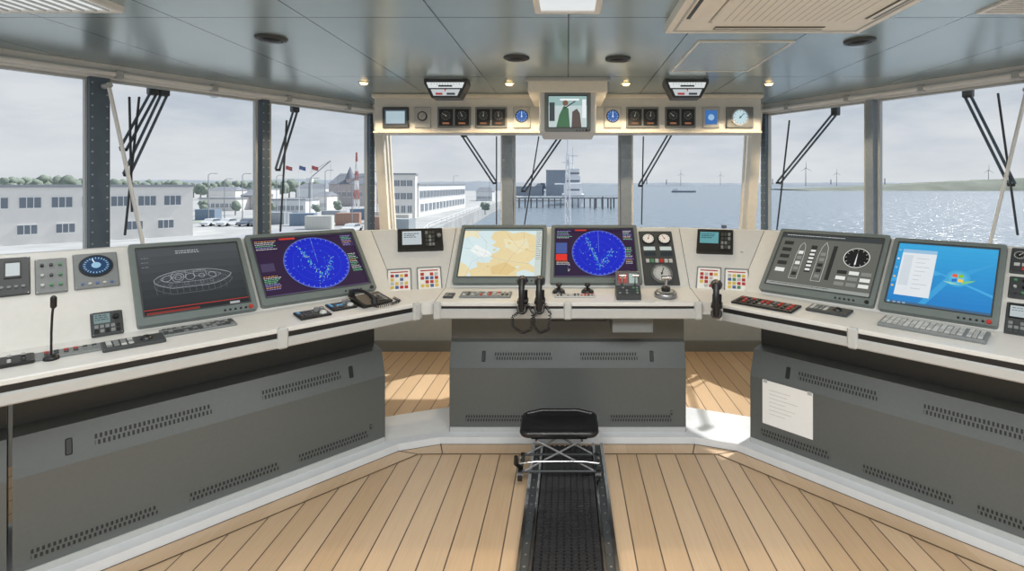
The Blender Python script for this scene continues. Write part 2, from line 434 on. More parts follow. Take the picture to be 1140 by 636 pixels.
cabinet(FL,-2.45,-1.595,.335,'dark grey vented cabinet at the console end',[(-2.0,.4)],[(-2.0,.4)],[-2.3],.14)
rc=cabinet(FRR,.04,1.58,.335,'dark grey vented cabinet with a paper sheet taped on',[(.52,.4),(1.13,.42)],[(.3,.38),(.85,.38),(1.33,.4)],[.26,1.42],.14)
cabinet(FRR,1.595,2.45,.335,'dark grey vented cabinet at the far console end',[(2.0,.4)],[(2.0,.4)],[2.3],.14)
solo('junction_box','grey metal box hung under the centre worktop','box',MB().b2(.26,.5,.1,.38,.73,.838,M_mid,.004),FC)
solo('cable_tray','dark grey tray under the centre worktop','cable tray',MB().b2(-.1,.24,.2,.38,.77,.838,M_dark,.004),FC)
# paper
PF=FRR@T(0,.335,.05)@RX(90);c,w,h=size(PF,876,455,56,50)
b=MB().prism(rrect(w,h,.002,1),.0002,.0014,M_paper)
for k in range(7):b.line((-w*.36,h*.3-k*h*.09),(-w*.36+w*random.uniform(.3,.72),h*.3-k*h*.09),.002,.0018,M_pline)
for sx in(-1,1):b.q(sx*w*.44-.012,h*.44,sx*w*.44+.012,h*.52,.0024,M_light)
solo('paper_sheet','white printed sheet taped to the dark cabinet front','paper',b,PF@T(c.x,c.y,0))
# ---------------- worktops
def worktop(F,x0,x1,label,brackets,gh=.03):
    t=thing('worktop',label,'worktop',F@T((x0+x1)/2,0,.84),group='light grey console worktops');xm=(x0+x1)/2;a=x0-xm;c=x1-xm
    part(t,'work_surface',MB().extr([(0,.068),(-.006,.072),(-.006,.086),(0,.09),(.29,.12),(.29,.0),(.03,.0),(.03,.068)],a,c,M_top))
    part(t,'edge_groove',MB().extr([(-.003,.068-gh),(-.003,.068),(.03,.068),(.03,.068-gh)],a+.002,c-.002,M_black))
    g=.068-gh
    part(t,'edge_rail',MB().extr([(-.014,.006),(-.014,g-.008),(-.006,g),(.03,g),(.03,0),(-.008,0)],a,c,M_rail))
    for x in brackets:
        part(t,'rail_bracket',MB().box((x-xm,-.008,.046),(.045,.03,.1),M_light,.008))
worktop(FC,-.754,.754,'light grey laminate worktop of the centre console',[-.735,0,.735],.012)
worktop(FL,-2.5,0,'light grey laminate worktop with grey edge rail',[-.72,-1.75,-.03],.022)
worktop(FRR,0,2.5,'light grey laminate worktop with black edge groove',[.72,1.75,.03],.022)
for sg,F in((-1,FL),(1,FRR)):
    p=[F@Vector((0,.0,0)),F@Vector((0,.29,0)),Vector((sg*.758,3.234,0)),Vector((sg*.758,2.965,0))]
    b=MB()
    vs=[(p[0].x,p[0].y,.9305),(p[1].x,p[1].y,.9602),(p[2].x,p[2].y,.9602),(p[3].x,p[3].y,.932)]
    b.add(vs+[(v[0],v[1],.86) for v in vs],[(0,1,2,3),(0,4,5,1),(1,5,6,2),(2,6,7,3),(3,7,4,0),(4,7,6,5)],M_top)
    solo('corner_worktop','light grey wedge worktop joining two consoles','worktop',b,group='corner worktops')
# ---------------- sloped panels
def slope(F,x0,x1,label):
    b=MB().extr([(.29,.9605),(.60,1.30),(.66,1.30),(.66,.84),(.292,.84)],x0,x1,M_slope)
    for x in(x0,x1):b.add([(x-.0015,.289,.961),(x+.0015,.289,.961),(x+.0015,.599,1.3015),(x-.0015,.599,1.3015)],[(0,1,2,3)],M_dark)
    solo('instrument_desk',label,'console',b,F,group='sloping console desks')
slope(FC,-.757,.757,'light grey sloping desk holding two monitors and gauges')
slope(FL,-2.5,0,'light grey sloping desk with monitors and dials')
slope(FRR,0,2.5,'light grey sloping desk with alarm and computer monitors')
for sg,F in((-1,FL),(1,FRR)):
    A=F@Vector((0,.29,.96));B=F@Vector((0,.60,1.30));C=Vector((sg*.758,3.234,.96));D=Vector((sg*.758,3.544,1.30))
    A2=F@Vector((0,.66,1.30));D2=Vector((sg*.758,3.604,1.30))
    vs=[A,B,D,C,A2,D2]+[Vector((v.x,v.y,.84)) for v in(A,A2,D2,C)]
    fs=[(0,1,2,3),(1,4,5,2),(0,6,7,4,1),(3,2,5,8,9),(4,7,8,5),(0,3,9,6),(6,9,8,7)]
    b=MB().add(vs,fs,M_slope);solo('corner_desk','light grey angled desk with radio and alarm buttons','console',b,group='corner desks')
# ---------------- screens
def textrows(b,x0,y1,w,n,dy,z,cols,hh=.0035):
    for k in range(n):
        c=random.choice(cols);x=x0
        while x<x0+w*random.uniform(.6,1):
            l=random.uniform(.004,.016);l=min(l,x0+w-x)
            if l<.002:break
            b.q(x,y1-k*dy-hh,x+l,y1-k*dy,z,c);x+=l+.003
def s_radar(b,w,h):
    b.q(-w/2,-h/2,w/2,h/2,0,E(44,26,58))
    cx=w*.05;R=h*.455
    b.disc(cx,0,R*1.03,.0005,E(90,110,190),48);b.disc(cx,0,R,.0009,E(14,34,190),48)
    for k in(.25,.5,.75,.98):b.ring(cx,0,R*k-.0007,R*k+.0007,.0013,E(50,76,215))
    for a in range(0,360,10):
        t=rad(a);b.line((cx+R*.94*math.cos(t),R*.94*math.sin(t)),(cx+R*math.cos(t),R*math.sin(t)),.0015,.0014,E(200,210,230))
    b.line((cx,0),(cx,R),.0012,.0015,E(150,170,215))
    st=random.getstate();random.seed(int(w*1000))
    C=[E(80,180,210),E(110,205,160),E(60,140,230),E(80,150,235),E(180,205,120)]
    for k in range(170):
        if k<80:t=random.random();x=cx+R*(-.5+.5*t)+random.gauss(0,.035)*R;y=R*(.7-1.3*t)+random.gauss(0,.06)*R
        elif k<140:t=random.random();x=cx+R*(-.05+.55*t)+random.gauss(0,.05)*R;y=R*(-.75+.8*t)+random.gauss(0,.08)*R
        else:a=random.uniform(0,6.28);r=R*random.uniform(.2,.85);x=cx+r*math.cos(a);y=r*math.sin(a)
        if (x-cx)**2+y*y>(R*.9)**2:continue
        l=random.uniform(.003,.01);u=Vector((math.cos(rad(60)),math.sin(rad(60))));b.line((x,y),(x+u.x*l,y+u.y*l),random.uniform(.002,.0045),.0016,random.choice(C))
    G=[E(220,220,220),E(120,210,150),E(230,170,80),E(160,150,210)]
    textrows(b,-w*.48,h*.46,w*.2,6,.011,.0006,G);textrows(b,-w*.48,-h*.16,w*.17,9,.01,.0006,G)
    b.q(-w*.48,-h*.08,-w*.36,h*.06,.0006,E(70,60,90));b.q(w*.36,h*.25,w*.49,h*.48,.0006,E(60,48,84))
    textrows(b,w*.37,h*.46,w*.11,7,.011,.001,G);textrows(b,w*.38,h*.1,w*.1,12,.011,.0006,G)
    b.q(-w*.25,h*.46,-w*.1,h*.49,.0006,E(200,60,40));b.q(-w/2,-h*.5,w*.5,-h*.475,.0007,E(90,80,120))
    random.setstate(st)
def s_radar2(b,w,h):
    s_radar(b,w,h);b.q(-w*.49,-h*.17,-w*.35,-h*.04,.0012,E(220,50,40));b.q(-w*.49,-h*.02,-w*.35,h*.2,.0012,E(70,90,150));b.q(-w*.49,-h*.44,-w*.34,-h*.25,.0012,E(30,30,60))
def s_chart(b,w,h):
    b.q(-w/2,-h/2,w/2,h/2,0,E(212,230,232))
    P=lambda l:[(x*w,y*h) for x,y in l]
    b.poly(P([(-.5,.5),(-.5,.3),(-.4,.34),(-.3,.28),(-.33,.42),(-.25,.5)]),.0006,E(232,224,190))
    b.poly(P([(-.12,.44),(.02,.47),(.12,.4),(.26,.44),(.42,.36),(.42,-.1),(.34,-.22),(.42,-.3),(.42,-.5),(-.34,-.5),(-.38,-.36),(-.28,-.3),(-.3,-.2),(-.18,-.22),(-.1,-.14),(-.16,-.06),(-.06,0),(-.02,.08),(-.14,.14),(-.08,.22),(-.16,.3)]),.0006,E(229,211,164))
    b.poly(P([(-.5,-.5),(-.5,-.2),(-.42,-.26),(-.36,-.36),(-.4,-.5)]),.0006,E(230,216,174))
    b.poly(P([(.0,.3),(.16,.24),(.3,.3),(.34,.1),(.2,-.04),(.05,.1)]),.001,E(233,221,182))
    b.poly(P([(-.12,-.3),(.06,-.2),(.2,-.34),(.1,-.46),(-.1,-.44)]),.001,E(222,196,140))
    b.poly(P([(.22,-.5),(.2,-.4),(.3,-.36),(.42,-.42),(.42,-.5)]),.0012,E(210,228,230))
    b.poly(P([(-.14,.0),(-.34,.16),(-.4,.04),(-.26,-.1),(-.12,-.08)]),.0009,E(238,243,240))
    for k in range(8):
        x=random.uniform(-.2,.34)*w;y=random.uniform(-.4,.35)*h;b.poly([(x+random.uniform(.006,.016)*math.cos(a),y+random.uniform(.005,.013)*math.sin(a)) for a in(0,.9,1.8,2.7,3.6,4.5,5.4)],.0014,random.choice([E(216,228,216),E(220,198,148)]))
    b.pl(P([(-.5,.1),(-.3,.04),(-.1,-.1),(.0,-.16),(.16,-.2),(.36,-.24)]),.0014,.0016,E(130,170,190))
    b.pl(P([(-.38,.5),(-.2,.2),(-.2,-.05),(-.36,-.2),(-.42,-.5)]),.001,.0016,E(180,110,140))
    b.pl(P([(.05,.4),(.2,.1),(.4,0)]),.001,.0016,E(160,130,90));b.pl(P([(.0,-.45),(.12,-.1),(.28,.2),(.26,.42)]),.001,.0016,E(160,130,90))
    b.pl(P([(-.46,.3),(-.3,.0),(-.2,-.2)]),.0008,.0016,E(120,160,180))
    for k in range(50):
        x=random.uniform(-.46,.4)*w;y=random.uniform(-.46,.44)*h;b.q(x,y,x+.004,y+.0018,.0018,random.choice([E(110,120,130),E(170,110,140),E(110,135,110)]))
    b.q(-w*.5,h*.46,w*.5,h*.5,.002,E(130,150,150));b.q(w*.42,-h*.5,w*.5,h*.46,.002,E(202,212,206))
    textrows(b,w*.43,h*.42,w*.06,16,.014,.0024,[E(80,90,100),E(130,90,90)])
def s_ship(b,w,h):
    n=8
    for k in range(n):
        g=int(42+34*k/(n-1));b.q(-w/2,-h/2+h*k/n,w/2,-h/2+h*(k+1)/n,0,E(g,g+4,g+8))
    c=E(196,200,204);c2=E(126,132,138)
    N=36
    def V(x,y,z):
        p=1/(1+.55*y);return ((x*w*.76)*p,(y*.62*p+z*p)*h*.85-.03*h)
    def hull(wd,z,l0=-.5,l1=.5):
        up=[];lo=[]
        for k in range(N+1):
            t=k/N;x=l0+(l1-l0)*t;hw=wd*(min(1,t*4))**.5*(max(0,1-max(0,(t-.6)/.4)**2))**.8
            up.append(V(x,hw,z));lo.append(V(x,-hw,z))
        return up+lo[::-1]
    b.poly(hull(.25,.04),.0006,E(64,68,73))
    b.pl(hull(.25,.04),.0015,.0009,c,True);b.pl(hull(.22,.04),.0008,.0009,c2,True);b.pl(hull(.25,-.05),.001,.0008,c2,True);b.pl(hull(.14,.05,-.42,.36),.001,.0009,c,True)
    for k in range(12):
        x=-.42+.07*k;b.line(V(x,-.24,.04),V(x,-.23,-.05),.0007,.001,c2);b.line(V(x,-.13,.05),V(x,-.23,.04),.0006,.001,c2)
    def circ(x,y,r,cc,wd=.0014):b.pl([V(x+r*math.cos(2*pi*k/18)*.6,y+r*math.sin(2*pi*k/18),.05) for k in range(18)],wd,.0012,cc,True)
    for x,r in((-.34,.09),(-.2,.12),(-.2,.07),(-.05,.1),(.1,.06),(.24,.08)):circ(x,0,r,c)
    for x,y in((-.3,.17),(-.1,.17),(.08,.17),(-.28,-.17),(-.1,-.18),(.08,-.18),(.2,-.16)):circ(x,y,.035,c2)
    for x0,x1 in((-.28,-.1),(.0,.16)):b.pl([V(x0,-.09,.1),V(x1,-.09,.1),V(x1,.09,.1),V(x0,.09,.1)],.001,.0013,c,True)
    textrows(b,-w*.14,h*.44,w*.28,2,.012,.001,[c])
    for k in range(3):textrows(b,-w*.47,h*(.36-.07*k),w*.07,1,.01,.001,[c2])
    b.q(-w/2,-h*.5,w/2,-h*.43,.0006,E(34,36,40));b.q(-w*.5,-h*.425,w*.5,-h*.413,.0008,E(170,50,44));b.q(-w*.48,-h*.485,w*.0,-h*.455,.0009,E(130,46,42))
    b.q(w*.3,-h*.485,w*.4,-h*.45,.0009,E(170,172,174))
def s_mimic(b,w,h):
    b.q(-w/2,-h/2,w/2,h/2,0,E(98,100,94));b.q(-w/2,h*.42,w/2,h/2,.0005,E(60,64,66));textrows(b,-w*.46,h*.48,w*.85,1,.01,.0009,[E(220,225,225)])
    c=E(222,224,220);c2=E(40,42,42)
    for x,s_ in((-.25,.9),(-.02,1.)):
        P=[(x*w-.045*w*s_,-.34*h),(x*w-.045*w*s_,.1*h),(x*w-.03*w*s_,.28*h),(x*w,.38*h*s_),(x*w+.03*w*s_,.28*h),(x*w+.045*w*s_,.1*h),(x*w+.045*w*s_,-.34*h)]
        b.pl(P,.0018,.0008,c,True)
        for k in range(5):b.q(x*w-.025*w,(-.28+.1*k)*h,x*w+.025*w,(-.22+.1*k)*h,.0009,random.choice([c,c2,E(130,132,128)]))
    for k in range(5):b.q(-w*.46,h*(.28-.13*k),-w*.36,h*(.35-.13*k),.0009,random.choice([c,c2]))
    b.q(-w*.16,-.2*h,-w*.1,.3*h,.0007,c2);b.q(w*.06,-.3*h,w*.1,.32*h,.0007,c2)
    for k in range(6):b.q(-w*.155,h*(-.17+k*.07),-w*.105,h*(-.13+k*.07),.001,c)
    b.disc(w*.3,.14*h,h*.17,.0007,E(20,22,24),40);b.ring(w*.3,.14*h,h*.165,h*.175,.0011,c)
    for a in range(0,360,30):
        t=rad(a);b.line((w*.3+h*.13*math.cos(t),.14*h+h*.13*math.sin(t)),(w*.3+h*.155*math.cos(t),.14*h+h*.155*math.sin(t)),.002,.0012,c)
    b.poly([(w*.292,.02*h),(w*.308,.02*h),(w*.3,.25*h)],.0013,E(230,230,230))
    for k in range(3):
        for j in range(3):b.q(w*(.16+.11*j),h*(-.16-.1*k),w*(.25+.11*j),h*(-.1-.1*k),.0009,random.choice([c,E(130,132,128),c2]))
    b.q(-w/2,-h/2,w/2,-h*.43,.0008,E(150,154,150));textrows(b,-w*.46,-h*.445,w*.9,1,.01,.001,[c2])
def s_desk(b,w,h):
    n=14
    for k in range(n):
        f=k/(n-1);col=E(int(36+22*f),int(126+38*f),int(196+22*f));b.q(-w/2,-h/2+h*k/n,w/2,-h/2+h*(k+1)/n,0,col)
    b.poly([(-w*.5,-h*.1),(-w*.1,h*.1),(w*.5,-h*.2),(w*.5,-h*.24),(0,h*.03),(-w*.5,-h*.16)],.0005,E(70,166,220))
    b.poly([(-w*.2,-h*.5),(w*.05,0),(w*.5,h*.3),(w*.5,h*.27),(w*.1,-h*.05),(-w*.13,-h*.5)],.0008,E(60,158,214))
    for k,(r,cc) in enumerate(((.13,(66,164,214)),(.1,(78,176,218)),(.07,(100,190,224)))):b.disc(w*.16,h*.0,h*r,.0011+.0003*k,E(*cc),30)
    b.poly([(w*.19,-h*.1),(w*.29,-h*.05),(w*.33,-h*.01),(w*.22,-h*.04)],.0021,E(120,196,140));b.poly([(w*.02,-h*.06),(w*.1,-h*.1),(w*.2,-h*.1),(w*.1,-h*.07)],.0021,E(150,210,190))
    for sx,sy,cc in((-1,1,(222,96,56)),(1,1,(134,190,64)),(-1,-1,(46,112,196)),(1,-1,(246,198,60))):
        x=w*.16;y=h*.0;a=h*.006;q=h*.062
        P=[(x+sx*a,y+sy*a),(x+sx*q,y+sy*(a+.004)),(x+sx*q*.92,y+sy*q),(x+sx*q*.45,y+sy*q*.86+(.003 if sy>0 else -.001)),(x+sx*a,y+sy*q*.96)]
        b.poly(P,.0025,E(*cc))
    b.q(-w*.44,-h*.36,-w*.08,h*.4,.0022,E(222,228,232));b.q(-w*.44,h*.34,-w*.08,h*.4,.0025,E(150,190,220));b.q(-w*.42,-h*.2,-w*.32,h*.3,.0026,E(206,214,222))
    for k in range(8):b.q(-w*.28,h*(.25-.07*k),-w*.28+w*random.uniform(.06,.16),h*(.258-.07*k),.0027,E(180,188,198))
    for k in range(5):b.disc(-w*.475,h*(.38-.15*k),h*.016,.0022,random.choice([E(220,222,228),E(220,190,110),E(130,180,215)]),10)
    b.q(-w/2,-h/2,w/2,-h*.455,.003,E(66,104,138));b.disc(-w*.475,-h*.478,h*.018,.0034,E(120,190,225),14)
    for k in range(3):b.q(w*(-.43+.05*k),-h*.49,w*(-.4+.05*k),-h*.465,.0034,E(140,170,195))
def s_cctv(b,w,h):
    b.q(-w/2,-h/2,w/2,h/2,0,E(190,205,205));b.q(-w/2,h*.2,w*.5,h/2,.0004,E(150,180,178))
    b.poly([(-w*.3,-h*.5),(-w*.22,-.1*h),(-w*.1,.2*h),(w*.02,.1*h),(w*.06,-h*.5)],.0008,E(70,110,80))
    b.poly([(w*.1,-h*.5),(w*.12,0),(w*.24,.1*h),(w*.32,-.05*h),(w*.36,-h*.5)],.0008,E(90,80,76))
    b.disc(-w*.06,h*.28,h*.09,.001,E(120,90,70),14);b.q(-w*.48,-h*.3,-w*.34,h*.3,.0008,E(60,70,74));b.q(w*.38,-h*.2,w*.48,h*.4,.0008,E(230,236,236))
    b.line((-w*.1,.1*h),(w*.2,.34*h),.008,.0012,E(50,56,60));b.q(-w*.2,h*.36,w*.3,h*.42,.0009,E(235,240,240))
def monitor(M_,c,w,h,fn,label,red=False,bb=.034,gp='console monitors',par=None):
    if par:
        t=thing('monitor',label,None);t.parent=par;t.matrix_local=M_@T(c.x,c.y,0)
    else:t=thing('monitor',label,'monitor',M_@T(c.x,c.y,0),group=gp)
    sw=w-.056;sh=h-.03-bb-.012;cy=(bb-.018)/2
    b=MB().ringp(rrect(w,h,.012),rrect(sw,sh,.003,3,0,cy),0.,.03,M_bez);b.ringp(rrect(sw+.012,sh+.012,.004,3,0,cy),rrect(sw,sh,.003,3,0,cy),.029,.0325,M_dark)
    part(t,'monitor_bezel',b)
    b=MB();b.T=T(0,cy,.022);fn(b,sw,sh);part(t,'screen',b)
    b=MB();yb=-h/2+bb*.42
    for k in range(5):b.cyl((w*.2+k*.022,yb,.028),(w*.2+k*.022,yb,.034),.005,M_black,10)
    part(t,'button_row',b)
    b=MB().cyl((w/2-.03,yb,.028),(w/2-.03,yb,.038),.01,M_red if red else M_black,14);part(t,'power_button',b)
    return t
SL,SR,SC=S(FL),S(FRR),S(FC)
def mon(M_,q4,*a,**k):
    c,w,h=quad(M_,q4);h=min(h,.452);c.y=min(max(c.y,h/2+.004),SLL-h/2+.004);return monitor(M_,c,w-.008,h,*a,**k)
mon(SL,[(140,278),(272,270),(283,349),(152,370)],s_ship,'grey console monitor showing a ship wireframe diagram',True)
mon(SL,[(272,266),(397,256),(414,325),(288,347)],s_radar,'grey console monitor showing a blue radar disc')
mon(SC,[(510,253),(609,253),(608,318),(508,318)],s_chart,'grey console monitor showing an electronic sea chart')
mon(SC,[(613,253),(711,253),(713,318),(612,318)],s_radar2,'grey console monitor with radar disc and red readouts')
mon(SR,[(867,256),(992,266),(976,347),(850,325)],s_mimic,'grey console monitor showing deck plans and a dial')
mon(SR,[(992,270),(1124,278),(1112,370),(981,349)],s_desk,'grey console monitor showing a blue computer desktop',True)
# ---------------- slope instruments
def dial(b,cx,cy,r,z,face,rim,tick,needle,ang,n=12):
    b.disc(cx,cy,r,z,rim,28);b.disc(cx,cy,r*.86,z+.0008,face,28)
    for k in range(n):
        t=2*pi*k/n;b.line((cx+r*.66*math.cos(t),cy+r*.66*math.sin(t)),(cx+r*.8*math.cos(t),cy+r*.8*math.sin(t)),r*.06,z+.0012,tick)
    b.line((cx-r*.2*math.cos(ang),cy-r*.2*math.sin(ang)),(cx+r*.7*math.cos(ang),cy+r*.7*math.sin(ang)),r*.09,z+.0016,needle);b.disc(cx,cy,r*.12,z+.002,needle,10)
def unit(M_,px,py,wp,hp,name,label,cat,body,fn,th=.012,group=None,dims=None):
    c,w,h=size(M_,px,py,wp,hp)
    if dims:w,h=dims
    t=thing(name,label,cat,M_@T(c.x,c.y,0),group=group)
    b=MB();b.box((0,0,th/2),(w,h,th),body,.0035);
    for sx in(-1,1):
        for sy in(-1,1):b.disc(sx*(w/2-.006),sy*(h/2-.006),.0022,th+.0004,M_steel,8)
    part(t,'housing',b);fn(t,w,h,th);return t
def keys(b,x0,x1,y0,y1,nx,ny,z,mts,g=.75,hh=.004):
    for i in range(nx):
        for j in range(ny):
            cx=x0+(i+.5)*(x1-x0)/nx;cy=y0+(j+.5)*(y1-y0)/ny
            b.box((cx,cy,z+hh/2),((x1-x0)/nx*g,(y1-y0)/ny*g,hh),random.choice(mts),.0008)
def f_disp(t,w,h,th):
    b=MB().q(-w*.36,h*.06,w*.36,h*.4,th+.0008,E(180,190,193));b.ringp(rrect(w*.8,h*.42,.004,2,0,h*.23),rrect(w*.72,h*.34,.002,2,0,h*.23),th,th+.004,M_black);textrows(b,-w*.3,h*.34,w*.5,2,.012,th+.0014,[E(90,100,105)]);part(t,'display',b)
    b=MB();keys(b,-w*.4,w*.4,-h*.42,-h*.06,4,3,th,[M_mid,M_dark,M_mid]);part(t,'key_pad',b)
def f_square(t,w,h,th):
    b=MB().q(-w*.2,-h*.02,w*.2,h*.34,th+.0008,E(196,204,206));b.ringp(rrect(w*.5,h*.46,.004,2,0,h*.16),rrect(w*.4,h*.36,.002,2,0,h*.16),th,th+.004,M_black);part(t,'display',b)
    b=MB()
    for k in range(4):b.cyl(((-.3+.2*k)*w,-h*.3,th),((-.3+.2*k)*w,-h*.3,th+.005),.006,M_mid,10)
    part(t,'button_row',b)
def f_knobs(t,w,h,th):
    b=MB()
    for x in(-.28,0,.28):
        for y in(.28,-.02,-.3):b.cyl((x*w,y*h,th),(x*w,y*h,th+.01),.006,random.choice([M_black,M_light,M_grn,M_dark]),12)
    part(t,'control_knobs',b)
def f_compass(t,w,h,th):
    b=MB();r=min(w*.36,h*.38);b.cyl((0,h*.1,th),(0,h*.1,th+.006),r*1.08,M_black,28);dial(b,0,h*.1,r,th+.0065,E(20,60,100),E(20,36,54),E(160,195,215),E(210,225,235),1.9,24);b.disc(0,h*.1,r*.3,th+.009,E(150,190,215),18);part(t,'compass_dial',b)
    b=MB();
    for k in range(5):b.cyl(((-.32+.16*k)*w,-h*.39,th),((-.32+.16*k)*w,-h*.39,th+.004),.006,M_light if k%2 else M_blu,10)
    part(t,'button_row',b)
unit(SL,14,309,40,42,'autopilot_unit','dark control unit with small pale square display','control unit',M_dark,f_square)
unit(SL,57,308,36,38,'control_knob_panel','dark panel with rows of small round knobs','control panel',M_mid,f_knobs)
unit(SL,107,302,50,38,'compass_repeater','grey panel with round blue compass dial','compass',M_mid,f_compass)
def f_small(t,w,h,th):
    b=MB().q(-w*.4,0,w*.1,h*.4,th+.001,E(120,140,140));textrows(b,-w*.36,h*.34,w*.4,3,.01,th+.0015,[E(30,40,50)]);part(t,'display',b)
    b=MB();keys(b,-w*.42,w*.42,-h*.42,-h*.05,5,2,th,[M_black,M_mid]);part(t,'key_pad',b)
    part(t,'selector_knob',MB().cyl((w*.28,h*.2,th),(w*.28,h*.2,th+.014),.011,M_black,14))
unit(SL,119,361,36,26,'control_display','dark grey unit with small screen and keys','control unit',M_dark,f_small)
SFL,SFR=S(FFL),S(FFR)
def f_keys(t,w,h,th):
    b=MB();keys(b,-w*.4,w*.4,-h*.4,h*.4,2,3,th,[M_dark,M_mid]);part(t,'key_pad',b)
unit(SFL,430,274,15,15,'button_panel','small dark square button panel','button panel',M_mid,f_keys,.008)
def f_radio(t,w,h,th):
    b=MB().q(-w*.4,-h*.26,w*.02,h*.36,th+.001,E(186,196,200));textrows(b,-w*.36,h*.26,w*.34,3,.014,th+.0015,[E(50,60,70)],.006);part(t,'display',b)
    b=MB();keys(b,w*.1,w*.32,-h*.36,h*.36,3,4,th,[M_dark,M_mid]);part(t,'key_pad',b)
    part(t,'selector_knob',MB().cyl((w*.41,h*.1,th),(w*.41,h*.1,th+.016),.013,M_mid,16))
unit(SFL,468,269,50,24,'marine_radio','black marine radio with lit display and keys','radio',M_black,f_radio,.03,group='marine radios')
def f_radio2(t,w,h,th):
    b=MB().q(-w*.42,-h*.12,w*.1,h*.36,th+.001,E(96,156,162));textrows(b,-w*.38,h*.28,w*.44,3,.014,th+.0015,[E(20,60,70)],.006);part(t,'display',b)
    b=MB();keys(b,w*.16,w*.44,-h*.36,h*.36,3,4,th,[M_dark,M_mid]);part(t,'key_pad',b)
unit(SFR,796,271,40,26,'marine_radio','black marine radio with turquoise display and keypad','radio',M_black,f_radio2,.03,group='marine radios')
unit(SFR,829,274,13,24,'switch_panel','narrow grey switch panel with round dial','switch panel',M_mid,f_keys,.01)
def f_alarm(t,w,h,th):
    b=MB();mm=[M_red,M_yel,M_grn,M_white,M_light,M_red,M_blu,M_yel]
    keys(b,-w*.4,w*.4,-h*.4,h*.28,4,4,th,mm,.72,.004);part(t,'alarm_buttons',b)
    b=MB().q(-w*.38,h*.34,w*.38,h*.39,th+.0006,M_red);part(t,'title_strip',b)
    b=MB().ringp(rrect(w+.008,h+.008,.004,1),rrect(w-.004,h-.004,.003,1),0,th+.003,M_mid);part(t,'panel_frame',b)
for M_,x,y in((SFL,444.5,313),(SFL,478,311),(SFR,789,311),(SFR,820,313)):
    unit(M_,x,y,26,25,'alarm_button_panel','white square panel of coloured alarm buttons','alarm panel',M_white,f_alarm,.008,group='alarm button panels')
def f_eng(t,w,h,th):
    for x in(-.24,.24):
        b=MB();b.cyl((x*w,h*.34,th),(x*w,h*.34,th+.005),w*.2,M_black,20);dial(b,x*w,h*.34,w*.19,th+.0055,M_white,M_black,M_black,M_red,random.uniform(.6,2.4));part(t,'round_gauge',b)
    b=MB()
    for x in(-.24,.24):b.q((x-.17)*w,h*.12,(x+.17)*w,h*.19,th+.001,E(190,200,195));b.q((x-.17)*w,h*.02,(x+.17)*w,h*.09,th+.001,E(40,50,55))
    keys(b,-w*.4,w*.4,-h*.12,-h*.03,6,1,th,[M_light,M_red,M_grn]);part(t,'readouts',b)
    b=MB();b.cyl((w*.02,-h*.31,th),(w*.02,-h*.31,th+.008),w*.31,M_steel,28);dial(b,w*.02,-h*.31,w*.28,th+.0085,M_light,M_steel,M_dark,M_black,1.2,18);part(t,'pitch_gauge',b)
unit(SC,733,287,38,60,'engine_gauge_panel','grey panel with paired round dials and readouts','gauge panel',M_dark,f_eng,.01)
def f_right(t,w,h,th):
    b=MB();dial(b,-w*.2,h*.2,w*.2,th+.001,M_black,M_light,M_white,M_white,.8);dial(b,w*.25,h*.2,w*.18,th+.001,M_black,M_light,M_white,M_white,2);part(t,'round_gauge',b)
    b=MB();keys(b,-w*.4,w*.4,-h*.42,-h*.1,3,2,th,[M_light,M_dark,M_red]);part(t,'key_pad',b)
unit(SR,1142,292,34,28,'engine_gauge_panel','dark panel with small white-marked dials','gauge panel',M_dark,f_right)
unit(SR,1140,322,34,24,'button_panel','dark panel with knobs and indicator keys','button panel',M_dark,f_knobs)
unit(SR,1136,358,34,38,'control_display','dark grey unit with pale display and keys','control unit',M_dark,f_disp)
# ---------------- worktop items
KL,KR,KC=Wk(FL),Wk(FRR),Wk(FC);KFL=Wk(FFL);KFR=Wk(FFR)
def f_track(t,w,h,th):
    b=MB().lathe([(.021,0),(.019,.008),(.012,.014),(.0,.016)],(w*.2,0,th),M_black,18);part(t,'trackball',b)
    b=MB();keys(b,-w*.44,0,-h*.36,h*.36,4,3,th,[M_mid,M_mid,M_light]);part(t,'key_pad',b)
def f_kb(t,w,h,th):
    b=MB();keys(b,-w*.47,w*.3,-h*.4,h*.4,14,5,th,[M_kb,M_light],.85,.005);keys(b,w*.33,w*.47,-h*.4,h*.4,3,5,th,[M_kb,M_light],.85,.005);part(t,'key_block',b)
def f_kbd(t,w,h,th):
    b=MB();keys(b,-w*.47,w*.47,-h*.4,h*.4,15,4,th,[M_dark,M_mid],.85,.004);part(t,'key_block',b)
def f_radarctl(t,w,h,th):
    b=MB();keys(b,-w*.45,w*.05,-h*.38,h*.38,4,3,th,[M_dark,M_dark,M_dark,E(80,140,180)],.75,.004);part(t,'key_pad',b)
    for x in(.16,.32):part(t,'selector_knob',MB().cyl((x*w,h*.15,th),(x*w,h*.15,th+.018),.013,M_mid,16))
    part(t,'trackball',MB().lathe([(.018,0),(.016,.007),(.01,.012),(.0,.013)],(w*.28,-h*.22,th),M_light,16))
def f_redkeys(t,w,h,th):
    b=MB();keys(b,-w*.46,w*.46,-h*.38,h*.38,10,3,th,[M_red,M_red,M_dark,M_black,M_black,M_mid],.5,.006);part(t,'key_pad',b)
def f_mickeys(t,w,h,th):
    b=MB();keys(b,-w*.4,w*.46,-h*.2,h*.38,7,2,th,[M_dark,M_dark,M_mid,M_red],.5,.005);part(t,'key_pad',b)
def f_mixkeys(t,w,h,th):
    b=MB();keys(b,-w*.46,w*.46,-h*.36,h*.36,11,2,th,[M_light,M_mid,M_dark,M_dark,M_light,M_kb,M_red],.6,.005);part(t,'key_pad',b)
unit(KL,82,392,0,0,'button_panel','grey panel with small keys beside the microphone','button panel',M_mid,f_mickeys,.008,dims=(.22,.08))
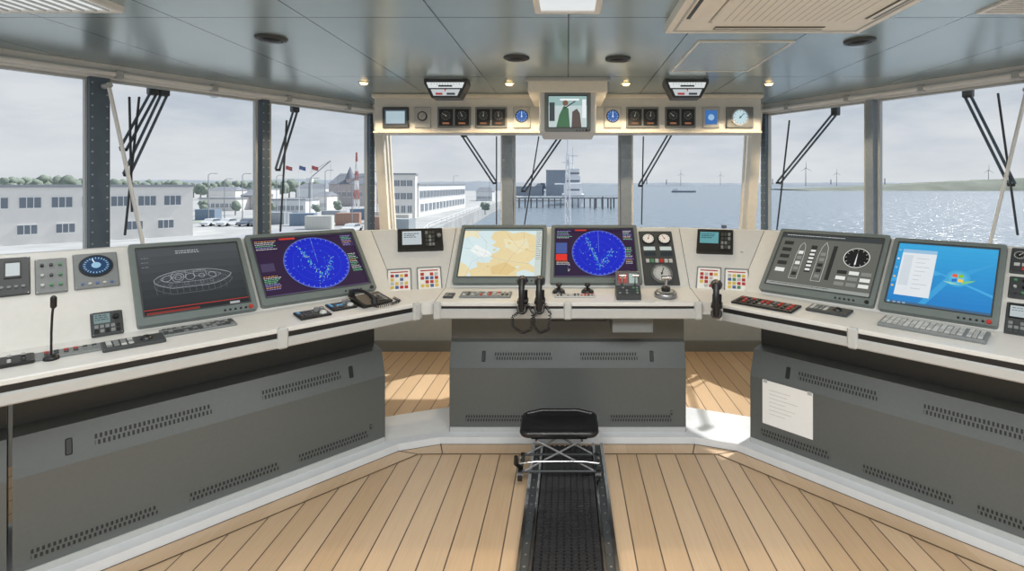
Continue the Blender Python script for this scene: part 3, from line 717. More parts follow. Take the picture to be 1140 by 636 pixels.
unit(KL,149,383,0,0,'trackball_panel','grey trackball panel with pale keys','trackball panel',M_dark,f_track,.014,dims=(.2,.1))
unit(KL,222,366,0,0,'keyboard','dark grey flush keyboard in the worktop','keyboard',M_mid,f_kbd,.01,dims=(.28,.09))
unit(KL,348,351,0,0,'radar_control_panel','black radar control panel with blue lit keys','control panel',M_black,f_radarctl,.012,dims=(.15,.11),group='radar control panels')
unit(KL,380,342,0,0,'radar_control_panel','black radar control panel beside the telephone','control panel',M_black,f_radarctl,.012,dims=(.13,.11),group='radar control panels')
unit(KL,10,405,0,0,'switch_panel','black panel with raised selector knobs','switch panel',M_black,f_knobs,.014,dims=(.13,.09))
unit(KC,541,329,0,0,'chart_control_panel','grey panel with rows of coloured keys','control panel',M_mid,f_mixkeys,.01,dims=(.3,.1))
unit(KC,500,330,0,0,'button_panel','small dark panel with keys','button panel',M_dark,f_keys,.01,dims=(.06,.08))
unit(KC,640,330,0,0,'radar_control_panel','pale grey control panel with small dark knobs','control panel',M_light,f_mixkeys,.008,dims=(.24,.06),group='radar control panels')
unit(KR,852,340,0,0,'button_panel','black panel with red lit buttons','button panel',M_black,f_redkeys,.012,dims=(.34,.13))
unit(KR,923,347,0,0,'trackball_panel','dark trackball panel with pale keys','trackball panel',M_dark,f_track,.014,dims=(.2,.1))
unit(KR,1037,368,0,0,'keyboard','pale grey computer keyboard on the worktop','keyboard',M_mid,f_kb,.016,dims=(.4,.13))
def joy(M_,px,py,s_=1.,lab='small black joystick with rubber boot'):
    c=loc(M_,px,py);t=thing('joystick',lab,'joystick',M_@T(c.x,c.y,.006),group='console joysticks')
    part(t,'joystick_base',MB().lathe([(0,-.006),(.032*s_,-.006),(.03*s_,.006),(.02*s_,.016),(.008*s_,.026),(0,.028)],(0,0,0),M_black,20))
    part(t,'joystick_handle',MB().lathe([(.006*s_,.02),(.006*s_,.03),(.014*s_,.036),(.016*s_,.046),(.01*s_,.054),(0,.056)],(0,0,0),M_black,16))
joy(KC,622,326,1.2);joy(KC,654,326,1.2)
# gooseneck microphone
c=loc(KL,57,400);t=thing('gooseneck_microphone','black gooseneck microphone standing on the worktop','microphone',KL@T(c.x,c.y,0))
part(t,'microphone_base',MB().lathe([(0,0),(.024,0),(.022,.01),(.01,.018),(0,.018)],(0,0,0),M_black,20))
part(t,'gooseneck',MB().tube([(0,0,.015),(0,0,.1),(.002,-.004,.17),(.004,-.012,.2)],.0038,M_black,10))
part(t,'microphone_head',MB().tube([(.004,-.012,.198),(.005,-.014,.204),(.005,-.018,.24),(.005,-.02,.246)],[.005,.0095,.0095,.005],M_black,14))
def handset(b,L=.2,mt=M_black,fat=1.):
    P=[];R=[]
    for k in range(13):
        f=k/12;x=(f-.5)*L;z=.03+.022*math.cos((f-.5)*pi)
        P.append((x,0,z));R.append((.013+.004*abs(f-.5))*fat)
    b.tube(P,R,mt,12)
    for e in(-1,1):b.cyl((e*(L/2-.006),0,.004),(e*(L/2-.012),0,.04),.026*fat,mt,18,.02*fat)
def coil(path,R,r,turns,mt,b,n=10):
    P=[Vector(p) for p in path];out=[];tot=turns*n
    for k in range(tot+1):
        f=k/tot*(len(P)-1);i=min(int(f),len(P)-2);p=P[i].lerp(P[i+1],f-i);d=(P[i+1]-P[i]).normalized();a=Vector((.0,.3,1)).cross(d)
        if a.length<.1:a=Vector((1,0,0)).cross(d)
        a.normalize();c2=d.cross(a);t=2*pi*k/n;out.append(p+a*R*math.cos(t)+c2*R*math.sin(t))
    b.tube(out,r,mt,5)
c=loc(KL,412,337);t=thing('telephone','black desk telephone with handset on its cradle','telephone',KL@T(c.x,c.y,0)@RZ(8))
b=MB().extr([(-.07,0),(-.07,.014),(.07,.032),(.07,0)],-.085,.095,M_black);part(t,'telephone_base',b)
b=MB();b.T=T(-.045,.0,.02)@RZ(96);handset(b,.2,M_black,.72);part(t,'handset',b)
b=MB();b.T=T(.04,-.01,.0235)@RX(7.3);keys(b,-.04,.04,-.05,.04,3,4,0,[M_mid,M_dark],.7,.004);part(t,'key_pad',b)
b=MB();coil([(-.05,-.09,.02),(-.03,-.115,.01),(.05,-.12,.01),(.12,-.1,.01),(.13,-.03,.01)],.006,.0018,26,M_black,b);part(t,'coiled_cord',b)
def vhf(px,py,M_,label,tilt=12,loop=True,wd=0.):
    c=loc(M_,px,py);t=thing('radio_handset',label,'handset',M_@T(c.x,c.y,0),group='black radio handsets')
    part(t,'handset_cradle',MB().box((0,.01,.012),(.06,.07,.024),M_black,.006).box((0,.03,.04),(.05,.02,.06),M_black,.005))
    b=MB();b.T=T(0,-.03,.06)@RX(90-tilt)@RZ(90);handset(b,.165,M_black,1.2)
    part(t,'handset',b)
    if loop:
        b=MB();coil([(0,-.05,-.02),(-.03-wd,-.075,-.05),(-.03-wd,-.08,-.1),(.0,-.08,-.14),(.05,-.08,-.12),(.06,-.07,-.03),(.03,-.03,.012)],.007,.0026,34,M_black,b);part(t,'coiled_cord',b)
vhf(582,338,KC,'black radio handset with coiled cord over the edge',12,True,.02)
vhf(601,338,KC,'black radio handset beside its twin on the worktop')
vhf(798,343,KFR,'black radio handset on the corner worktop',8,False)
# throttle controls
c=loc(KC,699,331);t=thing('thruster_control','dark upright thruster control with red display and levers','thruster control',KC@T(c.x,c.y,0))
part(t,'control_base',MB().extr([(-.055,0),(-.055,.03),(.0,.07),(.035,.14),(.06,.14),(.06,0)],-.07,.07,M_dark))
b=MB();b.T=T(0,.0185,.107)@RX(63.4);b.q(-.056,-.028,-.0,.028,.0015,E(150,58,50));b.q(.008,-.028,.056,.028,.0015,E(160,180,172));b.q(-.048,.0,-.01,.018,.002,E(215,150,130));part(t,'display',b)
b=MB();b.T=T(0,-.0275,.05)@RX(36);keys(b,-.06,.06,-.028,.026,6,3,0,[M_mid,M_dark,M_grn,M_dark],.6);part(t,'key_pad',b)
for x in(-.035,.04):
    b=MB().tube([(x,.0,.07),(x,-.02,.13)],.005,M_chrome,8);b.tube([(x-.018,-.021,.135),(x+.018,-.021,.135)],.01,M_chrome,10);part(t,'control_lever',b)
c=loc(KC,741,330);t=thing('azimuth_lever','round steel azimuth control with silver lever','throttle lever',KC@T(c.x,c.y,0))
part(t,'dial_base',MB().lathe([(0,0),(.066,0),(.066,.022),(.058,.03),(0,.032)],(0,0,0),M_steel,32))
b=MB();dial(b,0,0,.054,.0325,M_light,M_dark,M_black,M_dark,.4,24);part(t,'degree_dial',b)
b=MB();b.cyl((0,0,.032),(0,0,.055),.026,M_black,20);b.tube([(0,0,.05),(0,-.012,.11)],.007,M_chrome,10);b.tube([(-.028,-.013,.115),(.028,-.013,.115)],.012,M_chrome,12);part(t,'lever_handle',b)
# ---------------- overhead console
b=MB().extr([(4.4,2.03),(4.4,CEIL),(4.99,CEIL),(4.99,2.16),(4.6,2.03)],-1.631,1.631,M_over)
b.b2(-1.645,-.3,4.36,4.42,2.325,2.358,M_cream,.006);b.b2(.3,1.645,4.36,4.42,2.325,2.358,M_cream,.006)
b.b2(-1.64,1.64,4.385,4.42,2.03,2.05,M_cream,.004)
solo('overhead_console','long grey overhead instrument housing above the windows','overhead console',b)
OM=T(0,4.4,2.03)@RX(90)
def f_ind(t,w,h,th):
    b=MB().q(-w*.42,-h*.38,w*.42,h*.38,th+.0008,E(60,70,80));b.q(-w*.36,-h*.3,w*.36,h*.3,th+.0014,E(170,190,200));part(t,'display',b)
def f_box(t,w,h,th):
    b=MB().cyl((0,h*.05,th),(0,h*.05,th+.008),w*.3,M_black,18);dial(b,0,h*.05,w*.27,th+.0085,M_light,M_black,M_black,M_red,1);part(t,'round_gauge',b)
def f_dual(t,w,h,th):
    for x in(-.24,.24):
        b=MB().box((x*w,0,th),(w*.42,h*.8,.008),M_black,.002);dial(b,x*w,h*.08,w*.17,th+.005,M_dark,M_black,M_light,M_white,random.uniform(.5,2.6),10);b.q((x-.1)*w,-h*.33,(x+.1)*w,-h*.25,th+.006,E(150,100,70));part(t,'round_gauge',b)
def f_blue(t,w,h,th):
    b=MB();dial(b,0,h*.05,w*.38,th+.001,E(50,100,170),M_black,E(220,230,240),E(240,240,240),1.57,12);part(t,'round_gauge',b)
def f_clock(t,w,h,th):
    b=MB().cyl((0,0,th),(0,0,th+.008),h*.42,M_steel,28);dial(b,0,0,h*.4,th+.009,E(190,215,222),M_steel,E(60,100,115),E(50,80,95),.8,12);part(t,'round_gauge',b)
G='overhead indicator gauges'
for x,wp,nm,lab,cat,bm,fn in((441,29,'indicator_display','small framed indicator display','display',M_dark,f_ind),(471,18,'indicator_gauge','small round gauge on grey plate','gauge',M_light,f_box),
    (506,37,'dual_gauge','black twin gauge unit','gauge',M_mid,f_dual),(547,35,'dual_gauge','black twin gauge unit','gauge',M_mid,f_dual),(581,19,'compass_gauge','square gauge with blue dial','gauge',M_light,f_blue),
    (682,19,'compass_gauge','square gauge with blue dial','gauge',M_light,f_blue),(715,36,'dual_gauge','black twin gauge unit','gauge',M_mid,f_dual),(757,34,'dual_gauge','black twin gauge unit','gauge',M_mid,f_dual),
    (791,19,'indicator_display','square blue-lit indicator','display',M_light,lambda t,w,h,th:part(t,'display',MB().q(-w*.34,-h*.34,w*.34,h*.34,th+.001,E(60,110,175)).disc(0,0,w*.18,th+.0016,E(150,185,215)))),
    (823,30,'clock','round clock on pale plate','clock',M_mid,f_clock)):
    unit(OM,x,131,wp,23,nm,lab+' in the overhead console',cat,bm,fn,.02,group=G)
# centre housing with camera screen
hs=thing('monitor_housing','cream stepped housing with camera monitor hung from the ceiling','monitor housing',T(0,4.1,1.975))
b=MB();b.T=T(0,-4.1,-1.975);b.b2(-.285,.285,3.72,4.395,2.255,CEIL-.001,M_cream,.006);b.b2(-.205,.205,3.76,4.395,1.975,2.26,M_over,.006)
b.b2(-.3,.3,3.70,3.74,2.335,CEIL,M_light,.003);part(hs,'housing_body',b)
monitor(T(0,3.76-4.1,0)@RX(90),Vector((0,.143)),.33,.285,s_cctv,'small grey monitor showing a camera picture',False,.02,par=hs)
# hanging heading displays
for px in(498,763):
    X=(px-CX)/FP*3.8;t=thing('heading_display','grey trapezoid heading display hung from the ceiling','heading display',T(X,3.8,CEIL),group='hanging heading displays')
    b=MB();b.T=RX(90);b.prism([(-.155,-.005),(.155,-.005),(.155,-.035),(.1,-.14),(-.1,-.14),(-.155,-.035)],-.07,.06,M_dark);part(t,'housing',b)
    b=MB().b2(-.12,.12,-.05,.06,-.008,0,M_light);part(t,'mounting_plate',b)
    b=MB();b.T=T(0,-.061,0)@RX(90)
    b.prism([(-.135,-.03),(.135,-.03),(.12,-.07),(-.12,-.07)],0,.003,E(215,220,220));b.prism([(-.105,-.08),(.105,-.08),(.085,-.125),(-.085,-.125)],0,.003,E(190,196,198))
    for k in range(11):b.line((-.1+.02*k,-.034),(-.1+.02*k,-.044 if k%2 else -.05),.002,.004,E(30,34,38))
    b.q(-.05,-.05,.05,-.062,.0038,E(40,44,48));b.poly([(-.006,-.08),(.006,-.08),(0,-.1)],.0042,E(200,40,40));b.q(-.07,-.105,-.02,-.12,.0042,E(160,60,60));b.q(.01,-.105,.07,-.12,.0042,E(60,64,66));part(t,'heading_scale',b)
# ---------------- ceiling fittings
def cl(px,py,z=CEIL):
    Y=FP*(z-1.6)/(HY-py);return (px-CX)/FP*Y,Y
def sp(px,py):
    x,y=cl(px,py);t=thing('ceiling_speaker','round black recessed ceiling fitting','ceiling speaker',T(x,y,CEIL),group='round black ceiling fittings')
    part(t,'bezel_ring',MB().lathe([(.055,-.014),(.072,-.012),(.078,-.004),(.078,0)],(0,0,0),M_dark,28));part(t,'grille_dome',MB().lathe([(0,-.024),(.03,-.022),(.05,-.014),(.056,-.006)],(0,0,0),M_black,24))
for p in((302,42),(575,64),(688,65),(957,45)):sp(*p)
for p in((405,92),(567,93),(697,93),(856,93)):
    x,y=cl(*p);t=thing('downlight','small warm lit recessed downlight','downlight',T(x,y,CEIL),group='ceiling downlights')
    part(t,'trim_ring',MB().lathe([(.026,-.002),(.04,-.006),(.043,0)],(0,0,0),M_chrome,20));part(t,'lamp_lens',MB().disc(0,0,.027,-.003,E(255,204,130,8.)).lathe([(0,-.018),(.02,-.014),(.03,-.002)],(0,0,0),E(255,204,130,8.),16))
    l=bpy.data.lights.new('downlight_lamp','SPOT');l.energy=28;l.color=(1,.76,.48);l.spot_size=rad(140);l.shadow_soft_size=.03
    o=bpy.data.objects.new('lamp_glow',l);COL.objects.link(o);o.parent=t;o.location=(0,0,-.03)
# air conditioner
t=thing('air_conditioner','cream square ceiling cassette air conditioner','air conditioner',T(.92,2.0,CEIL))
b=MB();o=[(-.46,-.47),(.46,-.47),(.46,.47),(-.46,.47)];i=[(-.30,-.31),(.30,-.31),(.30,.31),(-.30,.31)]
b.ringp(o,i,-.045,0,M_ac);b.ringp([(x*.93,y*.93) for x,y in o],[(x*.91,y*.91) for x,y in o],-.048,-.044,M_light);part(t,'outer_frame',b)
part(t,'intake_grille',MB().box((0,0,-.035),(.58,.6,.036),M_ac,.008))
for R in(0,90,180,270):
    b=MB();b.T=RZ(R);b.box((0,.385,-.0455),(.5,.045,.004),M_dark if R==90 else M_mid);b.box((0,.38,-.049),(.49,.03,.003),M_ac,.001,Matrix.Rotation(rad(14),3,'X'));part(t,'air_louvre',b)
b=MB()
for k in range(16):b.box((-.24+k*.032,0,-.0532),(.003,.52,.0012),M_light)
part(t,'intake_slots',b)
def clight(x0,x1,y0,y1,name,lab,en,lv=0):
    t=thing(name,lab,'ceiling light',T((x0+x1)/2,(y0+y1)/2,CEIL));w=x1-x0;d=y1-y0
    part(t,'light_frame',MB().ringp(rrect(w,d,.01),rrect(w-.05,d-.05,.005),-.025,0,M_white))
    part(t,'diffuser',MB().b2(-w/2+.025,w/2-.025,-d/2+.025,d/2-.025,-.018,-.012,E(226,230,230,.95)))
    if lv:
        b=MB()
        for k in range(lv):b.box((-w/2+.05+(w-.1)*k/(lv-1),0,-.02),(.006,d-.05,.012),M_light)
        part(t,'louvre_grid',b)
    l=bpy.data.lights.new('ceiling_or_fill_lamp','AREA');l.shape='RECTANGLE';l.size=w;l.size_y=d;l.energy=en;l.color=(1,.985,.96)
    o=bpy.data.objects.new('lamp_glow',l);COL.objects.link(o);o.parent=t;o.location=(0,0,-.03)
clight(-.14,.14,1.6,2.25,'ceiling_or_fill_light','white rectangular ceiling light with diffuser',6)
clight(-2.7,-1.9,1.9,2.24,'ceiling_or_fill_light','white louvred ceiling light near the side windows',4,14)
clight(-1.0,-.2,-.4,.8,'ceiling_or_fill_light','added unseen fill light behind the helm position',64)  # this and the next three: fill lamps added out of view to brighten the room
clight(.3,1.1,-.4,.8,'ceiling_or_fill_light','added unseen fill light behind the helm position',64)
clight(-3.4,-2.6,-.6,.6,'ceiling_or_fill_light','added unseen fill light over the side passage',26)
clight(2.6,3.4,-.6,.6,'ceiling_or_fill_light','added unseen fill light over the side passage',36)
b=MB().ringp(rrect(.52,.74,.01),rrect(.49,.71,.008),-.006,0,M_white);b.b2(-.245,.245,-.355,.355,-.003,-.0005,mat('hatch_panel',(166,182,187),.25,.35))
solo('ceiling_hatch','flush ceiling access hatch with white rim','hatch',b,T(.95,3.13,CEIL))
b=MB().ringp(rrect(.3,.2,.005),rrect(.26,.16,.004),-.01,0,M_white)
for k in range(6):b.box((0,-.065+k*.026,-.005),(.26,.012,.004),M_white)
solo('ceiling_vent','small white slatted ceiling vent','vent',b,T(1.95,2.2,CEIL))
for p in((40,76),(238,107),(1022,97)):
    x,y=cl(p[0],p[1],CEIL-.03);t=thing('smoke_detector','small white domed ceiling detector','smoke detector',T(x,y,CEIL),group='white ceiling detectors')
    part(t,'detector_base',MB().lathe([(0,-.015),(.05,-.015),(.055,0)],(0,0,0),M_white,20));part(t,'detector_dome',MB().lathe([(0,-.045),(.025,-.04),(.035,-.015)],(0,0,0),M_white,20))
# ---------------- floor rail & stool
t=thing('floor_rail','black ribbed floor track with shiny steel sides','floor rail',T(0,2.2,0))
b=MB().b2(-.212,.212,-1.2,.95,0,.012,M_black,.002);part(t,'track_base',b)
b=MB().b2(-.145,.145,-1.2,.94,.012,.018,M_slot)
for k in range(9):x=-.128+k*.032;b.b2(x-.0115,x+.0115,-1.19,.93,.018,.03,M_mat)
for k in range(106):b.b2(-.14,.14,-1.19+k*.02,-1.184+k*.02,.018,.032,M_mat)
part(t,'ribbed_mat',b)
for sx in(-1,1):
    b=MB().b2(sx*.18-.02,sx*.18+.02,-1.2,.95,.012,.02,M_dark,.001);b.b2(sx*.203-.009,sx*.203+.009,-1.2,.95,.012,.036,M_chrome,.002);b.b2(sx*.154-.007,sx*.154+.007,-1.2,.95,.012,.036,M_chrome,.002)
    for k in range(30):b.disc(sx*.18,-1.17+k*.07,.006,.0206,M_steel,12)
    part(t,'side_rail',b)
t=thing('stool','low black padded seat on a thin steel folding frame','stool',T(-.045,2.83,.036))
def rim(x,y):return .014*max(0,(y-.02)/.1)
b=MB().loops([(rrect(.36,.19,.04,6),.232),(rrect(.405,.225,.045,6),.238),(rrect(.42,.24,.05,6),.252),(rrect(.415,.235,.05,6),lambda x,y:.266+rim(x,y)),(rrect(.38,.2,.045,6),lambda x,y:.271+rim(x,y)),(rrect(.3,.13,.04,6),lambda x,y:.267+rim(x,y)*.4)],M_leather);part(t,'seat',b)
part(t,'back_lip',MB().tube([(-.18,.09,.276),(-.1,.108,.286),(.1,.108,.286),(.18,.09,.276)],.012,M_leather,10))
part(t,'seat_base',MB().box((0,0,.222),(.3,.15,.02),M_black,.004))
b=MB()
for sy in(-1,1):
    y=sy*.085
    b.tube([(-.2,y,.05),(.2,y,.05)],.007,M_dark,8);b.tube([(-.18,y,.055),(.12,y,.213)],.0055,M_steel,8);b.tube([(.18,y,.055),(-.12,y,.213)],.0055,M_steel,8)
for x in(-.2,.2):b.tube([(x,-.09,.05),(x,.09,.05)],.007,M_dark,8)
for x in(-.12,.12):b.tube([(x,-.09,.213),(x,.09,.213)],.006,M_dark,8)
b.tube([(-.21,-.1,.1),(-.12,-.105,.112),(.12,-.105,.112),(.21,-.1,.1)],.006,M_chrome,8)
part(t,'scissor_frame',b)
for sx in(-1,1):
    for sy in(-1,1):part(t,'wheel',MB().cyl((sx*.195,sy*.085,.03),(sx*.217,sy*.085,.03),.029,M_black,20).cyl((sx*.193,sy*.085,.03),(sx*.22,sy*.085,.03),.01,M_steel,12))
part(t,'pedal_lever',MB().tube([(-.2,-.06,.05),(-.228,-.1,.1),(-.224,-.11,.14)],.011,M_black,8))
# ---------------- exterior
def hz(rgb,f):return tuple(rgb[i]*(1-f)+(212,220,230)[i]*f for i in range(3))  # mixes aerial haze straight into the outdoor base colours
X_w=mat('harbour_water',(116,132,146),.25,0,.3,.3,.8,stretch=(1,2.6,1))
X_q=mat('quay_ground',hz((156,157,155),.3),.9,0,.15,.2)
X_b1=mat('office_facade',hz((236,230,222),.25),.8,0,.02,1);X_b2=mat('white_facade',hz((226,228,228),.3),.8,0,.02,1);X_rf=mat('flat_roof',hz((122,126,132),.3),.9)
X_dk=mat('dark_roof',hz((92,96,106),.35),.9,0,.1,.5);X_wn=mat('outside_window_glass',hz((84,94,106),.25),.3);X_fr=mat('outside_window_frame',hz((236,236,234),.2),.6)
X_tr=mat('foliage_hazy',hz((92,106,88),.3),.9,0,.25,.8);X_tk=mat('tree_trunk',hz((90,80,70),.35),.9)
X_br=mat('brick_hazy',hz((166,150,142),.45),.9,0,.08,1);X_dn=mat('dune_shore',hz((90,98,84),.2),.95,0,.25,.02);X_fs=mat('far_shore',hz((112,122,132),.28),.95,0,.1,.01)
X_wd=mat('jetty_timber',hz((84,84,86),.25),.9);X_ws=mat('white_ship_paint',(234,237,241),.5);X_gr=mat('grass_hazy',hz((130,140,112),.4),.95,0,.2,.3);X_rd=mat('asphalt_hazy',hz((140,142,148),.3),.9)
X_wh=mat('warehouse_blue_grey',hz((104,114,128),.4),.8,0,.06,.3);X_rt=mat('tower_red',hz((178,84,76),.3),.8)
WZ=-10.;GZ=-6.5
solo('harbour_water','rippled grey harbour water reaching the horizon','water',MB().add([(-3000,7,WZ),(4000,7,WZ),(9000,7000,WZ),(-9000,7000,WZ)],[(0,1,2,3)],X_w),kind='stuff')
land=[(-16,22),(-18,60),(-24,92),(-30,200),(-38,391),(-52,700),(-40,1200),(-1800,1400),(-900,22)]
solo('quay_ground','grey paved quay beside the water','ground',MB().prism(land,-11,GZ,X_q),kind='stuff')
b=MB().prism([(-44,60),(-46,92),(-48,100),(-54,100),(-52,92),(-50,60)],GZ,GZ+.03,X_rd)
solo('quay_road','grey asphalt road along the quay','road',b)
b=MB().prism([(-62,112),(-63,117),(-76,117),(-84,114),(-80,108)],GZ,GZ+.08,X_gr);solo('lawn','hazy green lawn patch on the quay','lawn',b)
def building(name,label,p0,p1,z1,depth,mt,rows,roof=X_rf,gable=False,z0=GZ):
    p0=Vector(p0);p1=Vector(p1);d=p1-p0;L=d.length;M_=T(p0.x,p0.y,z0)@RZ(math.degrees(math.atan2(d.y,d.x)));Hh=z1-z0
    t=thing(name,label,'building',M_)
    part(t,'building_body',MB().b2(0,L,0,depth,0,Hh,mt))
    if gable:
        g=gable;part(t,'roof',MB().add([(-.3,-.3,Hh),(L+.3,-.3,Hh),(L+.3,depth+.3,Hh),(-.3,depth+.3,Hh),(.0+L*.12,depth/2,Hh+g),(L*.88,depth/2,Hh+g)],[(0,1,5,4),(1,2,5),(2,3,4,5),(3,0,4)],roof))
    else:part(t,'roof',MB().b2(-.25,L+.25,-.25,depth+.25,Hh,Hh+.35,roof))
    for (a,c,n,x0,x1,ff) in rows:
        me=None
        for k in range(n):
            wq=(x1-x0)*L/n
            if me is None:
                b=MB().b2(-wq*ff/2,wq*ff/2,-.06,0,a,c,X_wn).b2(-wq*ff/2,wq*ff/2,-.1,0,a-.12,a,X_fr).b2(-wq*ff/2,wq*ff/2,-.1,0,c,c+.1,X_fr)
                b.b2(-wq*ff/6-.04,-wq*ff/6+.04,-.1,0,a,c,X_fr).b2(wq*ff/6-.04,wq*ff/6+.04,-.1,0,a,c,X_fr)
                me=b.mesh('facade_window')
            part(t,'facade_window',me,None,T(x0*L+(k+.5)*wq,0,0))
    return t
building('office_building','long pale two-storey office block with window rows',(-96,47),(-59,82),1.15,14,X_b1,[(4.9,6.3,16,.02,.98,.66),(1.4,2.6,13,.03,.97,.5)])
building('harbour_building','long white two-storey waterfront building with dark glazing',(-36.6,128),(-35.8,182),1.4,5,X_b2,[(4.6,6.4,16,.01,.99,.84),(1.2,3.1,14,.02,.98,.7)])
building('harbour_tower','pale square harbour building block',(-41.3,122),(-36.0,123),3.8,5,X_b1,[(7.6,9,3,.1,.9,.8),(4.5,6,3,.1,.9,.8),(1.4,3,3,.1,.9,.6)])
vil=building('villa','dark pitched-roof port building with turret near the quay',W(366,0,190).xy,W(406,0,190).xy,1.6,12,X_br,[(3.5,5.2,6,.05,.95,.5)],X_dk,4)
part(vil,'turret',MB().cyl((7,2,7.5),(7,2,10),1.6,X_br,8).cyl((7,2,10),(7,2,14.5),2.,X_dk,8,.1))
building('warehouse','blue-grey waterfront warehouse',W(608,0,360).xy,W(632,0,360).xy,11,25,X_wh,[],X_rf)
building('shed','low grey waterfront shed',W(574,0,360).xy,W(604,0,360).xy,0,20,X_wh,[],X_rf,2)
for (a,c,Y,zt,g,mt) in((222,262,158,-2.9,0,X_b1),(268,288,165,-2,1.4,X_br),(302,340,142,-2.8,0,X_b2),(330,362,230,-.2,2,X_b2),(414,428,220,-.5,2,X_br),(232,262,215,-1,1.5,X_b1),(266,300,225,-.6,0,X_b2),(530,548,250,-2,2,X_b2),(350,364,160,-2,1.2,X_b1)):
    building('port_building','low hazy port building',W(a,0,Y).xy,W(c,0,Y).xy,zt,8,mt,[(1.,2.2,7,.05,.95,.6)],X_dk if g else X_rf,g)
p=W(397,0,172);t=thing('lattice_tower','slim red and white lattice signal tower','tower',T(p.x,172,GZ))
for k in range(6):
    z0=k*3.1;z1=z0+3.1;b=MB();r0=.95-.13*k;r1=.95-.13*(k+1)
    for i in range(4):
        a=pi/4+i*pi/2;c2=a+pi/2
        P=lambda r,an,z:(r*math.cos(an),r*math.sin(an),z)
        b.tube([P(r0,a,z0),P(r1,a,z1)],.12,X_rt if k%2 else X_fr,5);b.tube([P(r0,a,z0),P(r1,c2,z1)],.07,X_rt if k%2 else X_fr,5)
    part(t,'tower_section',b)
# small dockside crane
for px,Y,sg in((345,176,1),(428,196,-1)):
    p=W(px,0,Y);t=thing('dock_crane','slim grey dockside crane with raised jib','crane',T(p.x,Y,GZ),group='dockside cranes')
    part(t,'crane_tower',MB().cyl((0,0,0),(0,0,9),.6,X_rf,8,.4).box((0,0,9.4),(2,1.6,1.6),X_b2,.1));part(t,'crane_jib',MB().tube([(0,0,10),(sg*7,0,16)],.16,X_rf,5).tube([(0,0,12),(sg*7,0,16)],.06,X_rf,5).tube([(sg*7,0,16),(sg*7,0,9)],.04,X_rf,5))
def treemesh():
    bm=bmesh.new()
    for k in range(7):
        c=Vector((random.uniform(-1.5,1.5),random.uniform(-1.2,1.2),random.uniform(3.6,6.2)));r=random.uniform(1.1,1.8)
        g=bmesh.ops.create_icosphere(bm,subdivisions=2,radius=r)
        for v in g['verts']:v.co=v.co*random.uniform(.82,1.18)+c
    bm.verts.index_update();b=MB().add([v.co.copy() for v in bm.verts],[[v.index for v in f.verts] for f in bm.faces],X_tr,True);bm.free()
    b.cyl((0,0,0),(0,0,4.5),.28,X_tk,8,.18);return b.mesh('tree')
TM=[treemesh() for _ in range(3)]
def tree(x,y,s_,z=GZ):
    o=bpy.data.objects.new('tree',random.choice(TM));COL.objects.link(o);o.matrix_world=T(x,y,z)@RZ(random.uniform(0,360))@Matrix.Scale(s_,4)
    tags(o,'round leafy green tree behind the harbour buildings','tree','distant harbour trees',None)
for k in range(56):
    px=-20+k*7.6;Y=262+(k%4)*15;p=W(px,0,Y)
    if 356<px<430:continue
    tree(p.x,Y,random.uniform(1.2,1.5)*(1.15 if px<110 else 1))
for k,px in enumerate((226,262,300,352,376,540)):
    Y=132+(k%3)*3;p=W(px,0,Y);tree(p.x,Y,random.uniform(.4,.55))
for px,Y,h in((250,121,9),(290,127,9.5),(345,108,9),(505,205,11),(545,210,11),(420,100,8),(392,96,9),(376,136,10),(308,132,10),(232,110,10),(270,112,10),(362,122,11)):
    p=W(px,0,Y);b=MB().cyl((0,0,0),(0,0,h),.11,X_rf,8,.07);b.tube([(0,0,h),(.5,0,h+.35),(1.4,0,h+.35)],.06,X_rf,6);b.box((1.6,0,h+.33),(.6,.25,.12),X_rf)
    solo('street_lamp','grey street lamp on the quay','street lamp',b,T(p.x,Y,GZ),group='quay street lamps')
F_r=mat('flag_red_hazy',(176,96,96),.8);F_b=mat('flag_blue_hazy',(96,110,150),.8)
for px,cm in((318,F_r),(333,F_b),(347,F_r)):
    p=W(px,0,120);t=thing('flagpole','white flagpole with a small flag','flagpole',T(p.x,120,GZ),group='quay flagpoles')
    part(t,'pole',MB().cyl((0,0,0),(0,0,12.6),.08,X_fr,8,.05))
    vs=[];n=8
    for i in range(n+1):
        for j in(0,1):vs.append((i*.18,.2*math.sin(i*.9),12.4-j*.9-.05*i))
    part(t,'flag',MB().add(vs,[(2*i,2*i+1,2*i+3,2*i+2) for i in range(n)],cm))
def car(x,y,rot,col):
    cm=mat('car_paint',col,.35);t=thing('car','small parked car on the quay','car',T(x,y,GZ)@RZ(rot),group='parked cars')
    part(t,'car_body',MB().extr([(-2.1,.35),(-2.1,.8),(-1.2,.95),(-.7,1.42),(.9,1.42),(1.6,.98),(2.1,.9),(2.1,.35)],-.85,.85,cm))
    part(t,'car_windows',MB().extr([(-1.05,.96),(-.62,1.36),(.82,1.36),(1.35,.99)],-.87,.87,X_wn))
    for sx in(-.8,.8):
        for sy in(-1.3,1.3):part(t,'wheel',MB().cyl((sx-.1,sy,.32),(sx+.1,sy,.32),.32,M_black,12))
for k,(px,Y) in enumerate(((236,101),(254,101),(290,101),(392,88),(276,101))):
    p=W(px,0,Y);car(p.x,Y,random.choice([-5,0,5]),random.choice([(215,220,224),(110,120,134),(170,174,178)]))
